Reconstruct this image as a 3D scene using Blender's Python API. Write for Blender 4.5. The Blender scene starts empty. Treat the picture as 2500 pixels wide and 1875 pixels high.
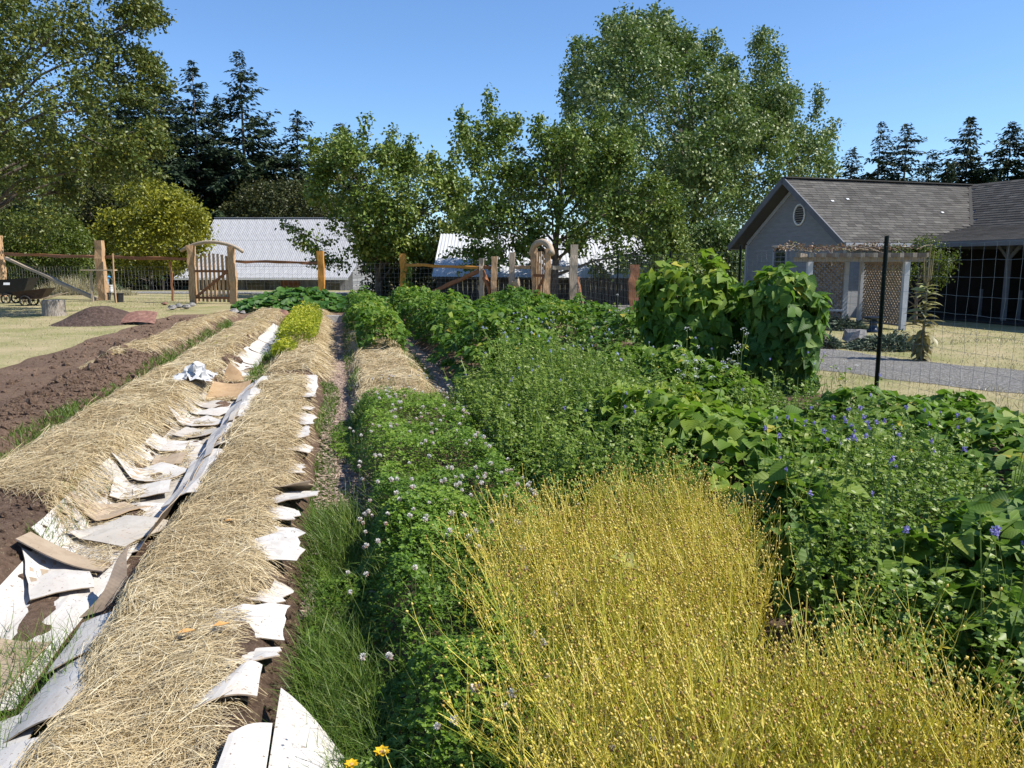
import bpy, math, numpy as np
from mathutils import Matrix, Vector

# ------------------------------------------------------------------ camera, sky, sun, exposure
S = bpy.context.scene
COL = S.collection
FPX, PCX, PCY, EYE = 1925.0, 1250.0, 937.5, 1.65
PITCH = math.atan((PCY - 645.0) / FPX)
YAW = math.radians(12.4)
cam_d = bpy.data.cameras.new('camera')
cam = bpy.data.objects.new('camera', cam_d)
COL.objects.link(cam)
cam.location = (0, 0, EYE)
cam.rotation_euler = (math.pi / 2 - PITCH, 0, -YAW)
cam_d.sensor_width = 36.0
cam_d.lens = 36.0 * FPX / 2500.0
cam_d.clip_end = 3000
cam_d.clip_start = 0.05
S.camera = cam

SUN_EL = math.radians(49)
SUN_AZ = math.atan2(0.925, -0.38)            # from +Y towards +X
to_sun = Vector((math.sin(SUN_AZ) * math.cos(SUN_EL), math.cos(SUN_AZ) * math.cos(SUN_EL), math.sin(SUN_EL)))
W = bpy.data.worlds.new('World'); S.world = W; W.use_nodes = True
nt = W.node_tree
bg = nt.nodes['Background']
sky = nt.nodes.new('ShaderNodeTexSky')
sky.sky_type = 'NISHITA'; sky.sun_disc = False
sky.sun_elevation = SUN_EL; sky.sun_rotation = SUN_AZ
sky.altitude = 50; sky.air_density = 1.0; sky.dust_density = 0.0; sky.ozone_density = 9.0
nt.links.new(sky.outputs[0], bg.inputs[0])
bg.inputs[1].default_value = 0.12
sd = bpy.data.lights.new('sun', 'SUN'); sd.energy = 5.0; sd.angle = math.radians(0.53); sd.color = (1.0, 0.95, 0.86)
sun = bpy.data.objects.new('sun', sd); COL.objects.link(sun)
sun.rotation_euler = to_sun.to_track_quat('Z', 'Y').to_euler()
S.view_settings.view_transform = 'Standard'; S.view_settings.look = 'None'
S.view_settings.gamma = 1.0; S.view_settings.exposure = 0.65
S.view_settings.use_curve_mapping = False
S.render.engine = 'CYCLES'
S.cycles.use_denoising = True
S.cycles.max_bounces = 6; S.cycles.diffuse_bounces = 2; S.cycles.glossy_bounces = 2
S.cycles.transmission_bounces = 4; S.cycles.transparent_max_bounces = 8
S.cycles.caustics_reflective = False; S.cycles.caustics_refractive = False

# ------------------------------------------------------------------ helpers
rng = np.random.default_rng(11)
fh = np.array([math.sin(YAW), math.cos(YAW), 0.0])
rt = np.array([math.cos(YAW), -math.sin(YAW), 0.0])
fw = fh * math.cos(PITCH) + np.array([0, 0, -math.sin(PITCH)])
upv = fh * math.sin(PITCH) + np.array([0, 0, math.cos(PITCH)])

def ray(x, y):
    return fw + rt * (x - PCX) / FPX + upv * (PCY - y) / FPX
def G(x, y, z=0.0):                  # a place on the level z that the survey of the photograph gave
    d = ray(x, y); t = (z - EYE) / d[2]
    return np.array([0, 0, EYE]) + d * t
def D(x, y, dist):                   # a place at a surveyed distance
    d = ray(x, y); t = dist / d.dot(fh)
    return np.array([0, 0, EYE]) + d * t
def A(*v): return np.array(v, float)

def hash2(ix, iy, seed):
    n = (ix.astype(np.int64) * 374761393 + iy.astype(np.int64) * 668265263 + seed * 1274126177) & 0x7fffffff
    n = ((n ^ (n >> 13)) * 1274126177) & 0x7fffffff
    n = n ^ (n >> 16)
    return (n & 0xffff) / 65535.0
def vn(x, y, s=1.0, seed=0):         # smooth value noise, -1..1
    x = np.asarray(x, float) * s; y = np.asarray(y, float) * s
    ix = np.floor(x); iy = np.floor(y); fx = x - ix; fy = y - iy
    fx = fx * fx * (3 - 2 * fx); fy = fy * fy * (3 - 2 * fy)
    a = hash2(ix, iy, seed); b = hash2(ix + 1, iy, seed); c = hash2(ix, iy + 1, seed); d = hash2(ix + 1, iy + 1, seed)
    return 2 * ((a * (1 - fx) + b * fx) * (1 - fy) + (c * (1 - fx) + d * fx) * fy) - 1
def fbm(x, y, s=1.0, seed=0, o=3):
    r = 0; a = 1.0
    for k in range(o):
        r = r + a * vn(x, y, s * 2 ** k, seed + 17 * k); a *= 0.5
    return r / 1.6
def sstep(a, b, x):
    t = np.clip((np.asarray(x, float) - a) / (b - a), 0, 1); return t * t * (3 - 2 * t)
def norm(v):
    v = np.asarray(v, float); return v / np.maximum(np.linalg.norm(v, axis=-1, keepdims=True), 1e-9)

class MB:
    """collects vertices and faces of ONE part"""
    def __init__(self):
        self.V = []; self.F = []; self.n = 0; self.var = []; self.mi = []
    def add(self, V, faces, var=0.5, mi=0):
        V = np.asarray(V, float).reshape(-1, 3)
        self.V.append(V)
        for f in faces if isinstance(faces, list) and faces and isinstance(faces[0], np.ndarray) else [faces]:
            f = np.asarray(f, np.int64)
            if f.ndim == 2:
                self.F.append(f + self.n); self.mi.append(np.full(len(f), mi))
            else:
                self.F.append((f + self.n)[None]); self.mi.append(np.full(1, mi))
        self.var.append(np.broadcast_to(np.asarray(var, float), (len(V),)))
        self.n += len(V); return self
    def poly(self, V, faces, var=0.5, mi=0):         # faces: list of index lists
        V = np.asarray(V, float)
        self.V.append(V)
        for f in faces:
            self.F.append(np.asarray(f, np.int64)[None] + self.n); self.mi.append(np.full(1, mi))
        self.var.append(np.full(len(V), float(var))); self.n += len(V); return self
    def box(self, c, s, R=None, var=0.5, mi=0, bev=0.0):
        sx, sy, sz = [q / 2 for q in s]
        V = np.array([[x, y, z] for x in (-sx, sx) for y in (-sy, sy) for z in (-sz, sz)], float)
        if R is not None: V = V @ np.asarray(R, float).T
        return self.poly(V + np.asarray(c, float), [[0, 1, 3, 2], [4, 6, 7, 5], [0, 4, 5, 1], [2, 3, 7, 6], [0, 2, 6, 4], [1, 5, 7, 3]], var, mi)
    def bar(self, a, b, w, h, up=(0, 0, 1), var=0.5, mi=0, jit=0.0, w2=None, h2=None, seg=1):
        a = np.asarray(a, float); b = np.asarray(b, float); t = norm(b - a)
        s = norm(np.cross(t, np.asarray(up, float))); n = np.cross(s, t)
        w2 = w if w2 is None else w2; h2 = h if h2 is None else h2
        V = []
        for k in range(seg + 1):
            q = k / seg; ww = w + (w2 - w) * q; hh = h + (h2 - h) * q
            o = a + (b - a) * q + (s * rng.normal(0, jit) + n * rng.normal(0, jit) if jit and 0 < k < seg else 0)
            j = 1 + rng.normal(0, 2.0 * jit / max(w, 1e-3), 4) if jit else np.ones(4)
            for (i, (x, y)) in enumerate(((-1, -1), (1, -1), (1, 1), (-1, 1))):
                V.append(o + s * x * ww / 2 * j[i] + n * y * hh / 2 * j[i])
        F = [[0, 3, 2, 1], [4 * seg + i for i in range(4)]]
        for k in range(seg):
            for i in range(4):
                F.append([4 * k + i, 4 * k + (i + 1) % 4, 4 * k + 4 + (i + 1) % 4, 4 * k + 4 + i])
        return self.poly(V, F, var, mi)
    def tube(self, P, R, n=6, var=0.5, mi=0, cap=True):
        P = np.asarray(P, float); m = len(P); R = np.broadcast_to(np.asarray(R, float), (m,))
        T = np.gradient(P, axis=0); T = norm(T)
        ref = A(0, 0, 1) if abs(T[0][2]) < 0.9 else A(1, 0, 0)
        V = []; s = norm(np.cross(T[0], ref))
        for k in range(m):
            s = norm(s - T[k] * s.dot(T[k])); u = np.cross(T[k], s)
            for i in range(n):
                a = 2 * math.pi * i / n
                V.append(P[k] + R[k] * (s * math.cos(a) + u * math.sin(a)))
        F = np.array([[n * k + i, n * k + (i + 1) % n, n * k + n + (i + 1) % n, n * k + n + i] for k in range(m - 1) for i in range(n)])
        self.add(np.array(V), F, var, mi)
        if cap:
            self.F.append(np.arange(n)[::-1][None] + self.n - n * m); self.F.append(np.arange(n)[None] + self.n - n)
            self.mi += [np.full(1, mi), np.full(1, mi)]
        return self
    def lathe(self, c, prof, n=16, var=0.5, mi=0, axis=None, wob=0.0):
        c = np.asarray(c, float); V = []
        for (r, z) in prof:
            for i in range(n):
                a = 2 * math.pi * i / n; q = r * (1 + (rng.normal(0, wob) if wob else 0))
                V.append([q * math.cos(a), q * math.sin(a), z])
        V = np.array(V)
        if axis is not None:
            R = Vector((0, 0, 1)).rotation_difference(Vector(axis)).to_matrix(); V = V @ np.array(R).T
        m = len(prof)
        F = np.array([[n * k + i, n * k + (i + 1) % n, n * k + n + (i + 1) % n, n * k + n + i] for k in range(m - 1) for i in range(n)])
        self.add(V + c, F, var, mi)
        self.F.append(np.arange(n)[::-1][None] + self.n - n * m); self.F.append(np.arange(n)[None] + self.n - n)
        self.mi += [np.full(1, mi), np.full(1, mi)]
        return self
    def mesh(self, name, mats, smooth=False):
        V = np.concatenate(self.V); me = bpy.data.meshes.new(name)
        nl = sum(f.size for f in self.F); nf = sum(len(f) for f in self.F)
        me.vertices.add(len(V)); me.vertices.foreach_set('co', V.astype(np.float32).ravel())
        me.loops.add(nl); me.polygons.add(nf)
        me.loops.foreach_set('vertex_index', np.concatenate([f.ravel() for f in self.F]).astype(np.int32))
        tot = np.concatenate([np.full(len(f), f.shape[1]) for f in self.F])
        st = np.concatenate([[0], np.cumsum(tot)[:-1]])
        me.polygons.foreach_set('loop_start', st.astype(np.int32))
        me.polygons.foreach_set('material_index', np.concatenate(self.mi).astype(np.int32))
        me.polygons.foreach_set('use_smooth', np.full(nf, smooth))
        at = me.attributes.new('var', 'FLOAT', 'POINT'); at.data.foreach_set('value', np.concatenate(self.var).astype(np.float32))
        for m in (mats if isinstance(mats, (list, tuple)) else [mats]): me.materials.append(m)
        me.update(calc_edges=True); me.validate()
        return me
    def build(self, name, mats, parent=None, smooth=False, **kw):
        return link(name, self.mesh(name, mats, smooth), parent, **kw)

def link(name, data, parent=None, label=None, cat=None, group=None, kind=None, loc=None, mat=None):
    o = bpy.data.objects.new(name, data); COL.objects.link(o)
    if loc is not None: o.location = loc
    if parent is not None: o.parent = parent
    if mat is not None: o.matrix_local = mat
    if label: o['label'] = label
    if cat: o['category'] = cat
    if group: o['group'] = group
    if kind: o['kind'] = kind
    return o
def thing(name, label, cat, loc=(0, 0, 0), group=None, rz=0.0):
    o = link(name, None, None, label, cat, group, loc=tuple(loc)); o.rotation_euler.z = rz
    o.empty_display_size = 0.1
    return o
def shift(mb, loc):                   # move collected geometry into a thing's own space
    mb.V = [v - np.asarray(loc, float) for v in mb.V]; return mb

def frames(t, n):
    t = norm(t); s = norm(np.cross(t, n)); n = np.cross(s, t)
    return np.stack([s, t, n], axis=-1)           # columns side, along, normal
def scatter(mb, TV, TF, pos, fr, sc, var, mi=0):
    pos = np.asarray(pos, float); N = len(pos)
    if N == 0: return
    sc = np.asarray(sc, float)
    if sc.ndim == 1: sc = np.repeat(sc[:, None], 3, 1)
    L = TV[None] * sc[:, None, :]
    V = np.einsum('nij,nkj->nki', fr, L) + pos[:, None, :]
    k = len(TV)
    for tf in TF:
        f = tf[None] + (np.arange(N) * k)[:, None, None]
        mb.F.append(f.reshape(-1, tf.shape[1]) + mb.n); mb.mi.append(np.full(N * len(tf), mi))
    mb.V.append(V.reshape(-1, 3)); mb.var.append(np.repeat(np.broadcast_to(np.asarray(var, float), (N,)), k)); mb.n += N * k
def rdir(N, zscale=1.0):
    v = rng.normal(0, 1, (N, 3)); v[:, 2] *= zscale; return norm(v)

# ------------------------------------------------------------------ materials
def nodes(name):
    m = bpy.data.materials.new(name); m.use_nodes = True
    t = m.node_tree; b = t.nodes['Principled BSDF']; return m, t, b
def ramp(t, cols, fac):
    r = t.nodes.new('ShaderNodeValToRGB'); e = r.color_ramp.elements
    n = len(cols)
    e[0].position = 0; e[0].color = (*cols[0], 1); e[1].position = 1; e[1].color = (*cols[-1], 1)
    for i in range(1, n - 1):
        q = e.new(i / (n - 1)); q.color = (*cols[i], 1)
    t.links.new(fac, r.inputs[0]); return r.outputs[0]
def attr(t):
    a = t.nodes.new('ShaderNodeAttribute'); a.attribute_name = 'var'; return a.outputs['Fac']
def noise(t, scale, detail=4, rough=0.6, coord='Object', dist=0.0, sc3=None):
    c = t.nodes.new('ShaderNodeTexCoord'); n = t.nodes.new('ShaderNodeTexNoise')
    n.inputs['Scale'].default_value = scale; n.inputs['Detail'].default_value = detail; n.inputs['Roughness'].default_value = rough
    n.inputs['Distortion'].default_value = dist
    if sc3 is not None:
        mp = t.nodes.new('ShaderNodeMapping'); mp.inputs['Scale'].default_value = sc3
        t.links.new(c.outputs[coord], mp.inputs[0]); t.links.new(mp.outputs[0], n.inputs['Vector'])
    else: t.links.new(c.outputs[coord], n.inputs['Vector'])
    return n.outputs['Fac']
def stretch(t, fac, a=0.3, b=0.7):
    m = t.nodes.new('ShaderNodeMapRange'); m.inputs[1].default_value = a; m.inputs[2].default_value = b
    t.links.new(fac, m.inputs[0]); return m.outputs[0]
def mixc(t, fac, a, b, mode='MIX'):
    m = t.nodes.new('ShaderNodeMix'); m.data_type = 'RGBA'; m.blend_type = mode
    if hasattr(fac, 'type') and not isinstance(fac, (int, float)): t.links.new(fac, m.inputs[0])
    else: m.inputs[0].default_value = fac
    for v, i in ((a, 6), (b, 7)):
        if isinstance(v, tuple): m.inputs[i].default_value = (*v, 1)
        else: t.links.new(v, m.inputs[i])
    return m.outputs[2]
def bump(t, b, h, strength=0.4, dist=0.02):
    n = t.nodes.new('ShaderNodeBump'); n.inputs['Strength'].default_value = strength; n.inputs['Distance'].default_value = dist
    t.links.new(h, n.inputs['Height']); t.links.new(n.outputs[0], b.inputs['Normal'])
def m_plain(name, cols, scale=6.0, rough=0.8, bmp=0.3, bd=0.01, sc3=None, spec=0.3, metal=0.0, detail=5, a=0.3, b_=0.7, usevar=False):
    m, t, b = nodes(name)
    f = stretch(t, noise(t, scale, detail, sc3=sc3), a, b_)
    c = ramp(t, cols, f) if len(cols) > 1 else None
    if c is None: b.inputs['Base Color'].default_value = (*cols[0], 1)
    else:
        if usevar:
            v = t.nodes.new('ShaderNodeMapRange'); v.inputs[3].default_value = 0.72; v.inputs[4].default_value = 1.28
            t.links.new(attr(t), v.inputs[0]); cc = t.nodes.new('ShaderNodeCombineColor')
            for i in range(3): t.links.new(v.outputs[0], cc.inputs[i])
            c = mixc(t, 1.0, c, cc.outputs[0], 'MULTIPLY')
        t.links.new(c, b.inputs['Base Color'])
    b.inputs['Roughness'].default_value = rough; b.inputs['Metallic'].default_value = metal
    b.inputs['Specular IOR Level'].default_value = spec
    if bmp: bump(t, b, f, bmp, bd)
    return m
def m_leaf(name, cols, trans=0.35, tcol=None, rough=0.45, spec=0.35, objvar=False, veins=0.0):
    m, t, b = nodes(name)
    if cols[1][1] > cols[1][0] * 1.15 and max(cols[1]) == cols[1][1]: cols = [(r * 1.18, g * 1.04, b_ * .82) for (r, g, b_) in cols]
    c = ramp(t, cols, attr(t))
    if veins:
        co = t.nodes.new('ShaderNodeTexCoord'); sx = t.nodes.new('ShaderNodeSeparateXYZ')
        t.links.new(co.outputs['Object'], sx.inputs[0])
        ab = t.nodes.new('ShaderNodeMath'); ab.operation = 'ABSOLUTE'; t.links.new(sx.outputs[0], ab.inputs[0])
        su = t.nodes.new('ShaderNodeMath'); su.operation = 'MULTIPLY_ADD'; su.inputs[1].default_value = -0.8
        t.links.new(ab.outputs[0], su.inputs[0]); t.links.new(sx.outputs[1], su.inputs[2])
        ml = t.nodes.new('ShaderNodeMath'); ml.operation = 'MULTIPLY'; ml.inputs[1].default_value = 44.0; t.links.new(su.outputs[0], ml.inputs[0])
        sn = t.nodes.new('ShaderNodeMath'); sn.operation = 'SINE'; t.links.new(ml.outputs[0], sn.inputs[0])
        pw = t.nodes.new('ShaderNodeMapRange'); pw.inputs[1].default_value = 0.82; pw.inputs[2].default_value = 1.0
        t.links.new(sn.outputs[0], pw.inputs[0])
        bump(t, b, sn.outputs[0], veins, 0.05)
        lc = mixc(t, 0.35, c, (0.30, 0.42, 0.14)); c = mixc(t, pw.outputs[0], c, lc)
    t.links.new(c, b.inputs['Base Color'])
    b.inputs['Roughness'].default_value = rough; b.inputs['Specular IOR Level'].default_value = spec
    tr = t.nodes.new('ShaderNodeBsdfTranslucent')
    if tcol: 
        t.links.new(mixc(t, 0.6, c, tcol), tr.inputs[0])
    else: t.links.new(c, tr.inputs[0])
    mx = t.nodes.new('ShaderNodeMixShader'); mx.inputs[0].default_value = trans
    t.links.new(b.outputs[0], mx.inputs[1]); t.links.new(tr.outputs[0], mx.inputs[2])
    t.links.new(mx.outputs[0], t.nodes['Material Output'].inputs[0])
    return m

# ------------------------------------------------------------------ setting: ground, garden soil, paths, drive
def terr(x, y):
    s = np.asarray(x, float) * fh[0] + np.asarray(y, float) * fh[1]
    return -2.2 * sstep(48.0, 92.0, s)
def lines(*segs):
    out = []
    for a, b, st in segs: out += list(np.arange(a, b, st))
    return np.array(out + [segs[-1][1]])
def sheet_xy(X, Y, zf, keep=None):
    XX, YY = np.meshgrid(X, Y, indexing='ij'); Z = zf(XX, YY)
    V = np.stack([XX, YY, Z], -1).reshape(-1, 3); ny = len(Y)
    i, j = np.meshgrid(np.arange(len(X) - 1), np.arange(ny - 1), indexing='ij'); i = i.ravel(); j = j.ravel()
    F = np.stack([i * ny + j, (i + 1) * ny + j, (i + 1) * ny + j + 1, i * ny + j + 1], -1)
    if keep is not None:
        k = keep(XX, YY).ravel(); F = F[k[F].all(1)]
        used = np.unique(F); mp = np.zeros(len(V), int); mp[used] = np.arange(len(used)); V = V[used]; F = mp[F]
    return V, F

m_lawn, t, b = nodes('dry_lawn')
n1 = stretch(t, noise(t, 0.55, 6, 0.7), 0.36, 0.64); n2 = stretch(t, noise(t, 26, 6, 0.75), 0.25, 0.75)
dry = ramp(t, [(0.22, 0.175, 0.095), (0.36, 0.295, 0.175), (0.45, 0.38, 0.25)], n2)
grn = ramp(t, [(0.10, 0.115, 0.04), (0.19, 0.195, 0.075), (0.31, 0.285, 0.135)], n2)
t.links.new(mixc(t, n1, dry, grn), b.inputs['Base Color']); b.inputs['Roughness'].default_value = 0.95
b.inputs['Specular IOR Level'].default_value = 0.1; bump(t, b, n2, 0.35, 0.03)
mb = MB()
mb.add(*sheet_xy(lines((-900, -300, 150), (-300, -60, 20), (-60, -12, 2), (-12, 14, 0.5), (14, 80, 3), (80, 300, 20), (300, 900, 150)),
                 lines((-60, 0, 6), (0, 32, 0.5), (32, 110, 2), (110, 300, 20), (300, 1500, 150)),
                 lambda x, y: terr(x, y) + 0.03 * vn(x, y, 0.25, 4) * sstep(6, 12, np.abs(x)) - 0.05 * (1 - sstep(-0.3, 0.3, np.maximum(np.maximum(-5.2 - x, x - 5.9), y - 27.6)))))
mb.build('ground', m_lawn, smooth=True, kind='structure')

def slab(x, a, b, e=0.12):
    return sstep(a - e * 0.5, a + e, x) * (1 - sstep(b - e, b + e * 0.5, x))
def soil_z(x, y):
    wv = 0.05 * vn(x * 0.3, y, 0.8, 3); n = fbm(x, y, 2.2, 21); n2_ = fbm(x, y, 9.0, 31)
    cut = 1 - 0.75 * np.exp(-((y - 10.85) / 0.28) ** 2)
    z = 0.20 * slab(x + wv, -1.04, -0.27, 0.16) * cut * sstep(0.4, 1.4, y)
    z = z + 0.23 * slab(x + wv, -2.52, -1.60, 0.20) * sstep(2.2, 4.4, y)
    z = z + 0.24 * slab(x + wv, -3.75, -2.86, 0.25) * sstep(5.6, 7.6, y) * (0.75 + 0.35 * vn(x * 0, y, 0.42, 9))
    z = z + 0.20 * slab(x + wv, 0.14, 1.08, 0.16) * sstep(0.5, 1.5, y)
    z = z + 0.14 * slab(x, 1.6, 2.95, 0.2) + 0.14 * slab(x, 3.25, 5.7, 0.25)
    z = z * (1 - sstep(25.6, 27.2, y))
    z = z + (0.022 * n + 0.010 * n2_) * np.clip(0.25 + z * 5, 0, 1.5) + 0.012
    pth = slab(x, -0.22, 0.14, 0.06)
    edge = sstep(-5.55, -5.30, x + 0.12 * vn(x, y, 1.1, 5)) * (1 - sstep(5.75, 6.0, x)) * (1 - sstep(27.7, 28.2, y + 0.2 * vn(x, y, 0.7, 8)))
    return z * (1 - 0.5 * pth) * edge - 0.085 * (1 - edge)
m_soil, t, b = nodes('garden_soil')
n1 = stretch(t, noise(t, 18, 8, 0.75), 0.28, 0.72); n2 = stretch(t, noise(t, 0.9, 4, 0.6), 0.3, 0.7); n3 = stretch(t, noise(t, 55, 3, 0.5), 0.62, 0.70)
c1 = ramp(t, [(0.06, 0.037, 0.026), (0.135, 0.086, 0.061), (0.22, 0.148, 0.108)], n1)
c2 = ramp(t, [(0.12, 0.073, 0.049), (0.235, 0.155, 0.107), (0.33, 0.225, 0.16)], n1)
c3 = mixc(t, n2, c1, c2); cc = mixc(t, n3, c3, (0.36, 0.27, 0.16))
t.links.new(cc, b.inputs['Base Color']); b.inputs['Roughness'].default_value = 0.95; b.inputs['Specular IOR Level'].default_value = 0.15
bump(t, b, n1, 1.0, 0.035)
gx = np.arange(-5.8, 6.3, 0.06)
gy = [0.4]
while gy[-1] < 28.6: gy.append(gy[-1] + 0.028 + gy[-1] * 0.0052)
gy = np.array(gy)
mb = MB(); mb.add(*sheet_xy(gx, gy, soil_z)); mb.build('garden_soil', m_soil, smooth=True, kind='structure')

m_grav, t, b = nodes('gravel')
n1 = stretch(t, noise(t, 24, 4, 0.85), 0.34, 0.66); n2 = stretch(t, noise(t, 0.8, 4, 0.6), 0.3, 0.7)
g1 = ramp(t, [(0.075, 0.071, 0.066), (0.26, 0.25, 0.236), (0.54, 0.525, 0.50)], n1)
t.links.new(mixc(t, n2, g1, mixc(t, 0.45, g1, (0.36, 0.32, 0.26))), b.inputs['Base Color']); b.inputs['Roughness'].default_value = 0.95
bump(t, b, n1, 1.0, 0.04)
def ribbon(name, pts, w, mat, z=0.006, sub=10, label=None, wob=0.12):
    pts = np.asarray(pts, float); u = np.linspace(0, len(pts) - 1, (len(pts) - 1) * sub + 1)
    P = np.stack([np.interp(u, np.arange(len(pts)), pts[:, i]) for i in range(2)], -1)
    for _ in range(sub): P[1:-1] = 0.25 * P[:-2] + 0.5 * P[1:-1] + 0.25 * P[2:]
    T = norm(np.gradient(P, axis=0)); N = np.stack([-T[:, 1], T[:, 0]], -1); K = 9
    V = []
    for k in range(len(P)):
        for j in range(K):
            q = (j / (K - 1) - 0.5) * (w + wob * math.sin(k * 1.7 + j * 0.4) + wob * math.sin(k * 0.63))
            x, y = P[k] + N[k] * q
            V.append([x, y, float(terr(x, y)) + z + 0.02 * math.cos(j / (K - 1) * math.pi - math.pi / 2) + 0.03 * float(vn(x, y, 0.25, 4)) * float(sstep(6, 12, abs(x)))])
    F = np.array([[k * K + j, k * K + j + 1, (k + 1) * K + j + 1, (k + 1) * K + j] for k in range(len(P) - 1) for j in range(K - 1)])
    mb = MB(); mb.add(V, F); return mb.build(name, mat, smooth=True, kind='structure')
ribbon('gravel_drive', [(17, 1.5), (13, 5.0), (9.55, 9.1), (8.3, 11.8), (8.15, 15), (8.7, 20), (9.6, 26), (13, 33)], 2.5, m_grav)
la, lb, lc_ = D(-700, 715, 46.3), D(500, 715, 46.3), D(1000, 715, 45.5)
ribbon('gravel_road', [la[:2], lb[:2], lc_[:2]], 3.4, m_grav, z=0.02)

# chip path
m_chip = m_plain('wood_chips', [(0.16, 0.10, 0.075), (0.36, 0.26, 0.20), (0.55, 0.43, 0.35)], 30, 0.9, 0.8, 0.02, usevar=True)
def path_sheet(name, x0, x1, y0, y1, sd):
    mb = MB(); mb.add(*sheet_xy(np.arange(x0, x1 + 0.01, 0.03), np.arange(y0, y1, 0.06),
        lambda x, y: soil_z(x, y) + 0.012 + 0.012 * fbm(x, y, 6, sd),
        lambda x, y: (x > x0 + 0.05 + 0.06 * vn(x * 0, y, 2.0, sd)) & (x < x1 - 0.05 + 0.06 * vn(x * 0, y, 2.0, sd + 1))))
    return mb.build(name, m_chip, smooth=True, kind='structure')
path_sheet('chip_path', -0.22, 0.22, 3.6, 26.0, 41)
path_sheet('chip_path', 1.05, 1.62, 5.0, 26.0, 51)
ch_v = np.array([[-.5, 0, 0], [.5, .05, .06], [.42, .95, 0], [-.35, 1, .08], [0, .5, .2]]); ch_f = [np.array([[0, 1, 4], [1, 2, 4], [2, 3, 4], [3, 0, 4]])]
def chips(name, label, x0, x1, y0, y1, N):
    y = y0 + (y1 - y0) * rng.random(N) ** 1.7; x = x0 + (x1 - x0) * rng.random(N)
    mb = MB(); a = rng.random(N) * 6.28
    fr = frames(np.stack([np.cos(a), np.sin(a), rng.normal(0, .18, N)], -1), np.tile(A(0, 0, 1), (N, 1)) + rng.normal(0, .22, (N, 3)))
    w = rng.uniform(.010, .022, N); l = rng.uniform(.02, .055, N)
    scatter(mb, ch_v, ch_f, np.stack([x, y, soil_z(x, y) + .014 + .015 * rng.random(N)], -1), fr, np.stack([w, l, w], -1), rng.random(N))
    return mb.build(name, m_chip, kind='stuff', label=label, cat='wood chips')
chips('wood_chips', 'loose pale wood chips covering the narrow path beside the strawed bed', -0.2, 0.2, 3.6, 24, 9000)
chips('wood_chips', 'loose wood chips in the shaded gap beside the low bean row', 1.08, 1.6, 5, 24, 4500)

# ------------------------------------------------------------------ straw mulch
m_straw = m_plain('straw_bed', [(0.13, 0.085, 0.035), (0.34, 0.24, 0.105), (0.50, 0.38, 0.19)], 20, 0.9, 0.9, 0.03, sc3=(1, 2.2, 1))
m_strand = m_leaf('straw_strand', [(0.24, 0.165, 0.085), (0.40, 0.30, 0.16), (0.50, 0.395, 0.222), (0.57, 0.475, 0.295), (0.70, 0.62, 0.44)], 0.15, rough=0.55, spec=0.3)
st_v = np.array([[-.5, 0, 0], [.5, 0, 0], [-.5, .5, .07], [.5, .5, .07], [-.4, 1, 0], [.4, 1, 0]]); st_f = [np.array([[0, 1, 3, 2], [2, 3, 5, 4]])]
def straw_top(x, y):
    return soil_z(x, y) + 0.03 + 0.045 * fbm(x, y, 2.1, 61) + 0.014 * vn(x, y, 7, 62)
def straw(name, label, x0, x1, y0, y1, ragged, dens=1.0, seed=0, bare=None):
    def mask(x, y):
        e = 0.07 * fbm(x * 0.3, y, 2.6, seed) + 0.03 * vn(x, y, 7, seed + 3)
        q = np.minimum(np.minimum(x - x0 + e, x1 - x - e), np.minimum((y - y0) * 0.5 + ragged * vn(x, y * 0, 3.1, seed + 5), (y1 - y) * 0.5))
        if bare is not None: q = np.minimum(q, bare(x, y))
        return q
    yy = [y0 - 0.3]
    while yy[-1] < y1 + 0.3: yy.append(yy[-1] + 0.025 + max(yy[-1], 0) * 0.006)
    mb = MB(); mb.add(*sheet_xy(np.arange(x0 - .2, x1 + .2, 0.03), np.array(yy),
        lambda x, y: soil_z(x, y) + (straw_top(x, y) - soil_z(x, y)) * sstep(0.0, 0.09, mask(x, y)) - 0.004, lambda x, y: mask(x, y) > 0), mi=0)
    ar = (x1 - x0) * (y1 - y0); N0 = int(ar * 13000)
    x = rng.uniform(x0 - .12, x1 + .12, N0); y = rng.uniform(y0 - .2, y1 + .2, N0)
    keep = (rng.random(N0) < np.clip((3.6 / np.maximum(y, 2.4)) ** 1.45, 0.03, 1) * dens) & (mask(x, y) > -0.05 * rng.random(N0))
    x, y = x[keep], y[keep]; N = len(x); gs = np.clip(y / 4.2, 0.75, 3.0) ** 0.8
    th = 0.2 + 0.55 * vn(x, y, 1.3, seed + 8) + 0.5 * vn(x, y, 6.0, seed + 9) + np.where(rng.random(N) < .45, rng.uniform(-1.6, 1.6, N), rng.normal(0, .8, N))
    l = rng.uniform(.05, .19, N) * np.clip(gs, .8, 1.4); w = rng.uniform(.0014, .0030, N) * gs
    c, s = np.cos(th), np.sin(th)
    zt = lambda a, b_: np.where(mask(a, b_) > 0.03, straw_top(a, b_), soil_z(a, b_) + .015)
    z0 = zt(x, y); z1 = zt(x + c * l, y + s * l)
    tt = np.stack([c * l, s * l, np.clip(z1 - z0, -.6 * l, .6 * l) + rng.normal(0, .055, N) * l], -1)
    stray = rng.random(N) < 0.05; tt[stray, 2] += rng.uniform(.1, .5, stray.sum()) * l[stray]
    nn = np.stack([rng.normal(0, .5, N), rng.normal(0, .5, N), np.ones(N)], -1)
    scatter(mb, st_v, st_f, np.stack([x, y, z0 + rng.exponential(.008, N)], -1), frames(tt, nn), np.stack([w, l, l * rng.uniform(.3, 1.6, N)], -1), np.clip(rng.beta(2.2, 2.0, N) + .22 * fbm(x, y, 2.3, 77), 0, 1), mi=1)
    return mb.build(name, [m_straw, m_strand], label=label, cat='straw mulch', kind='stuff')
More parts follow.
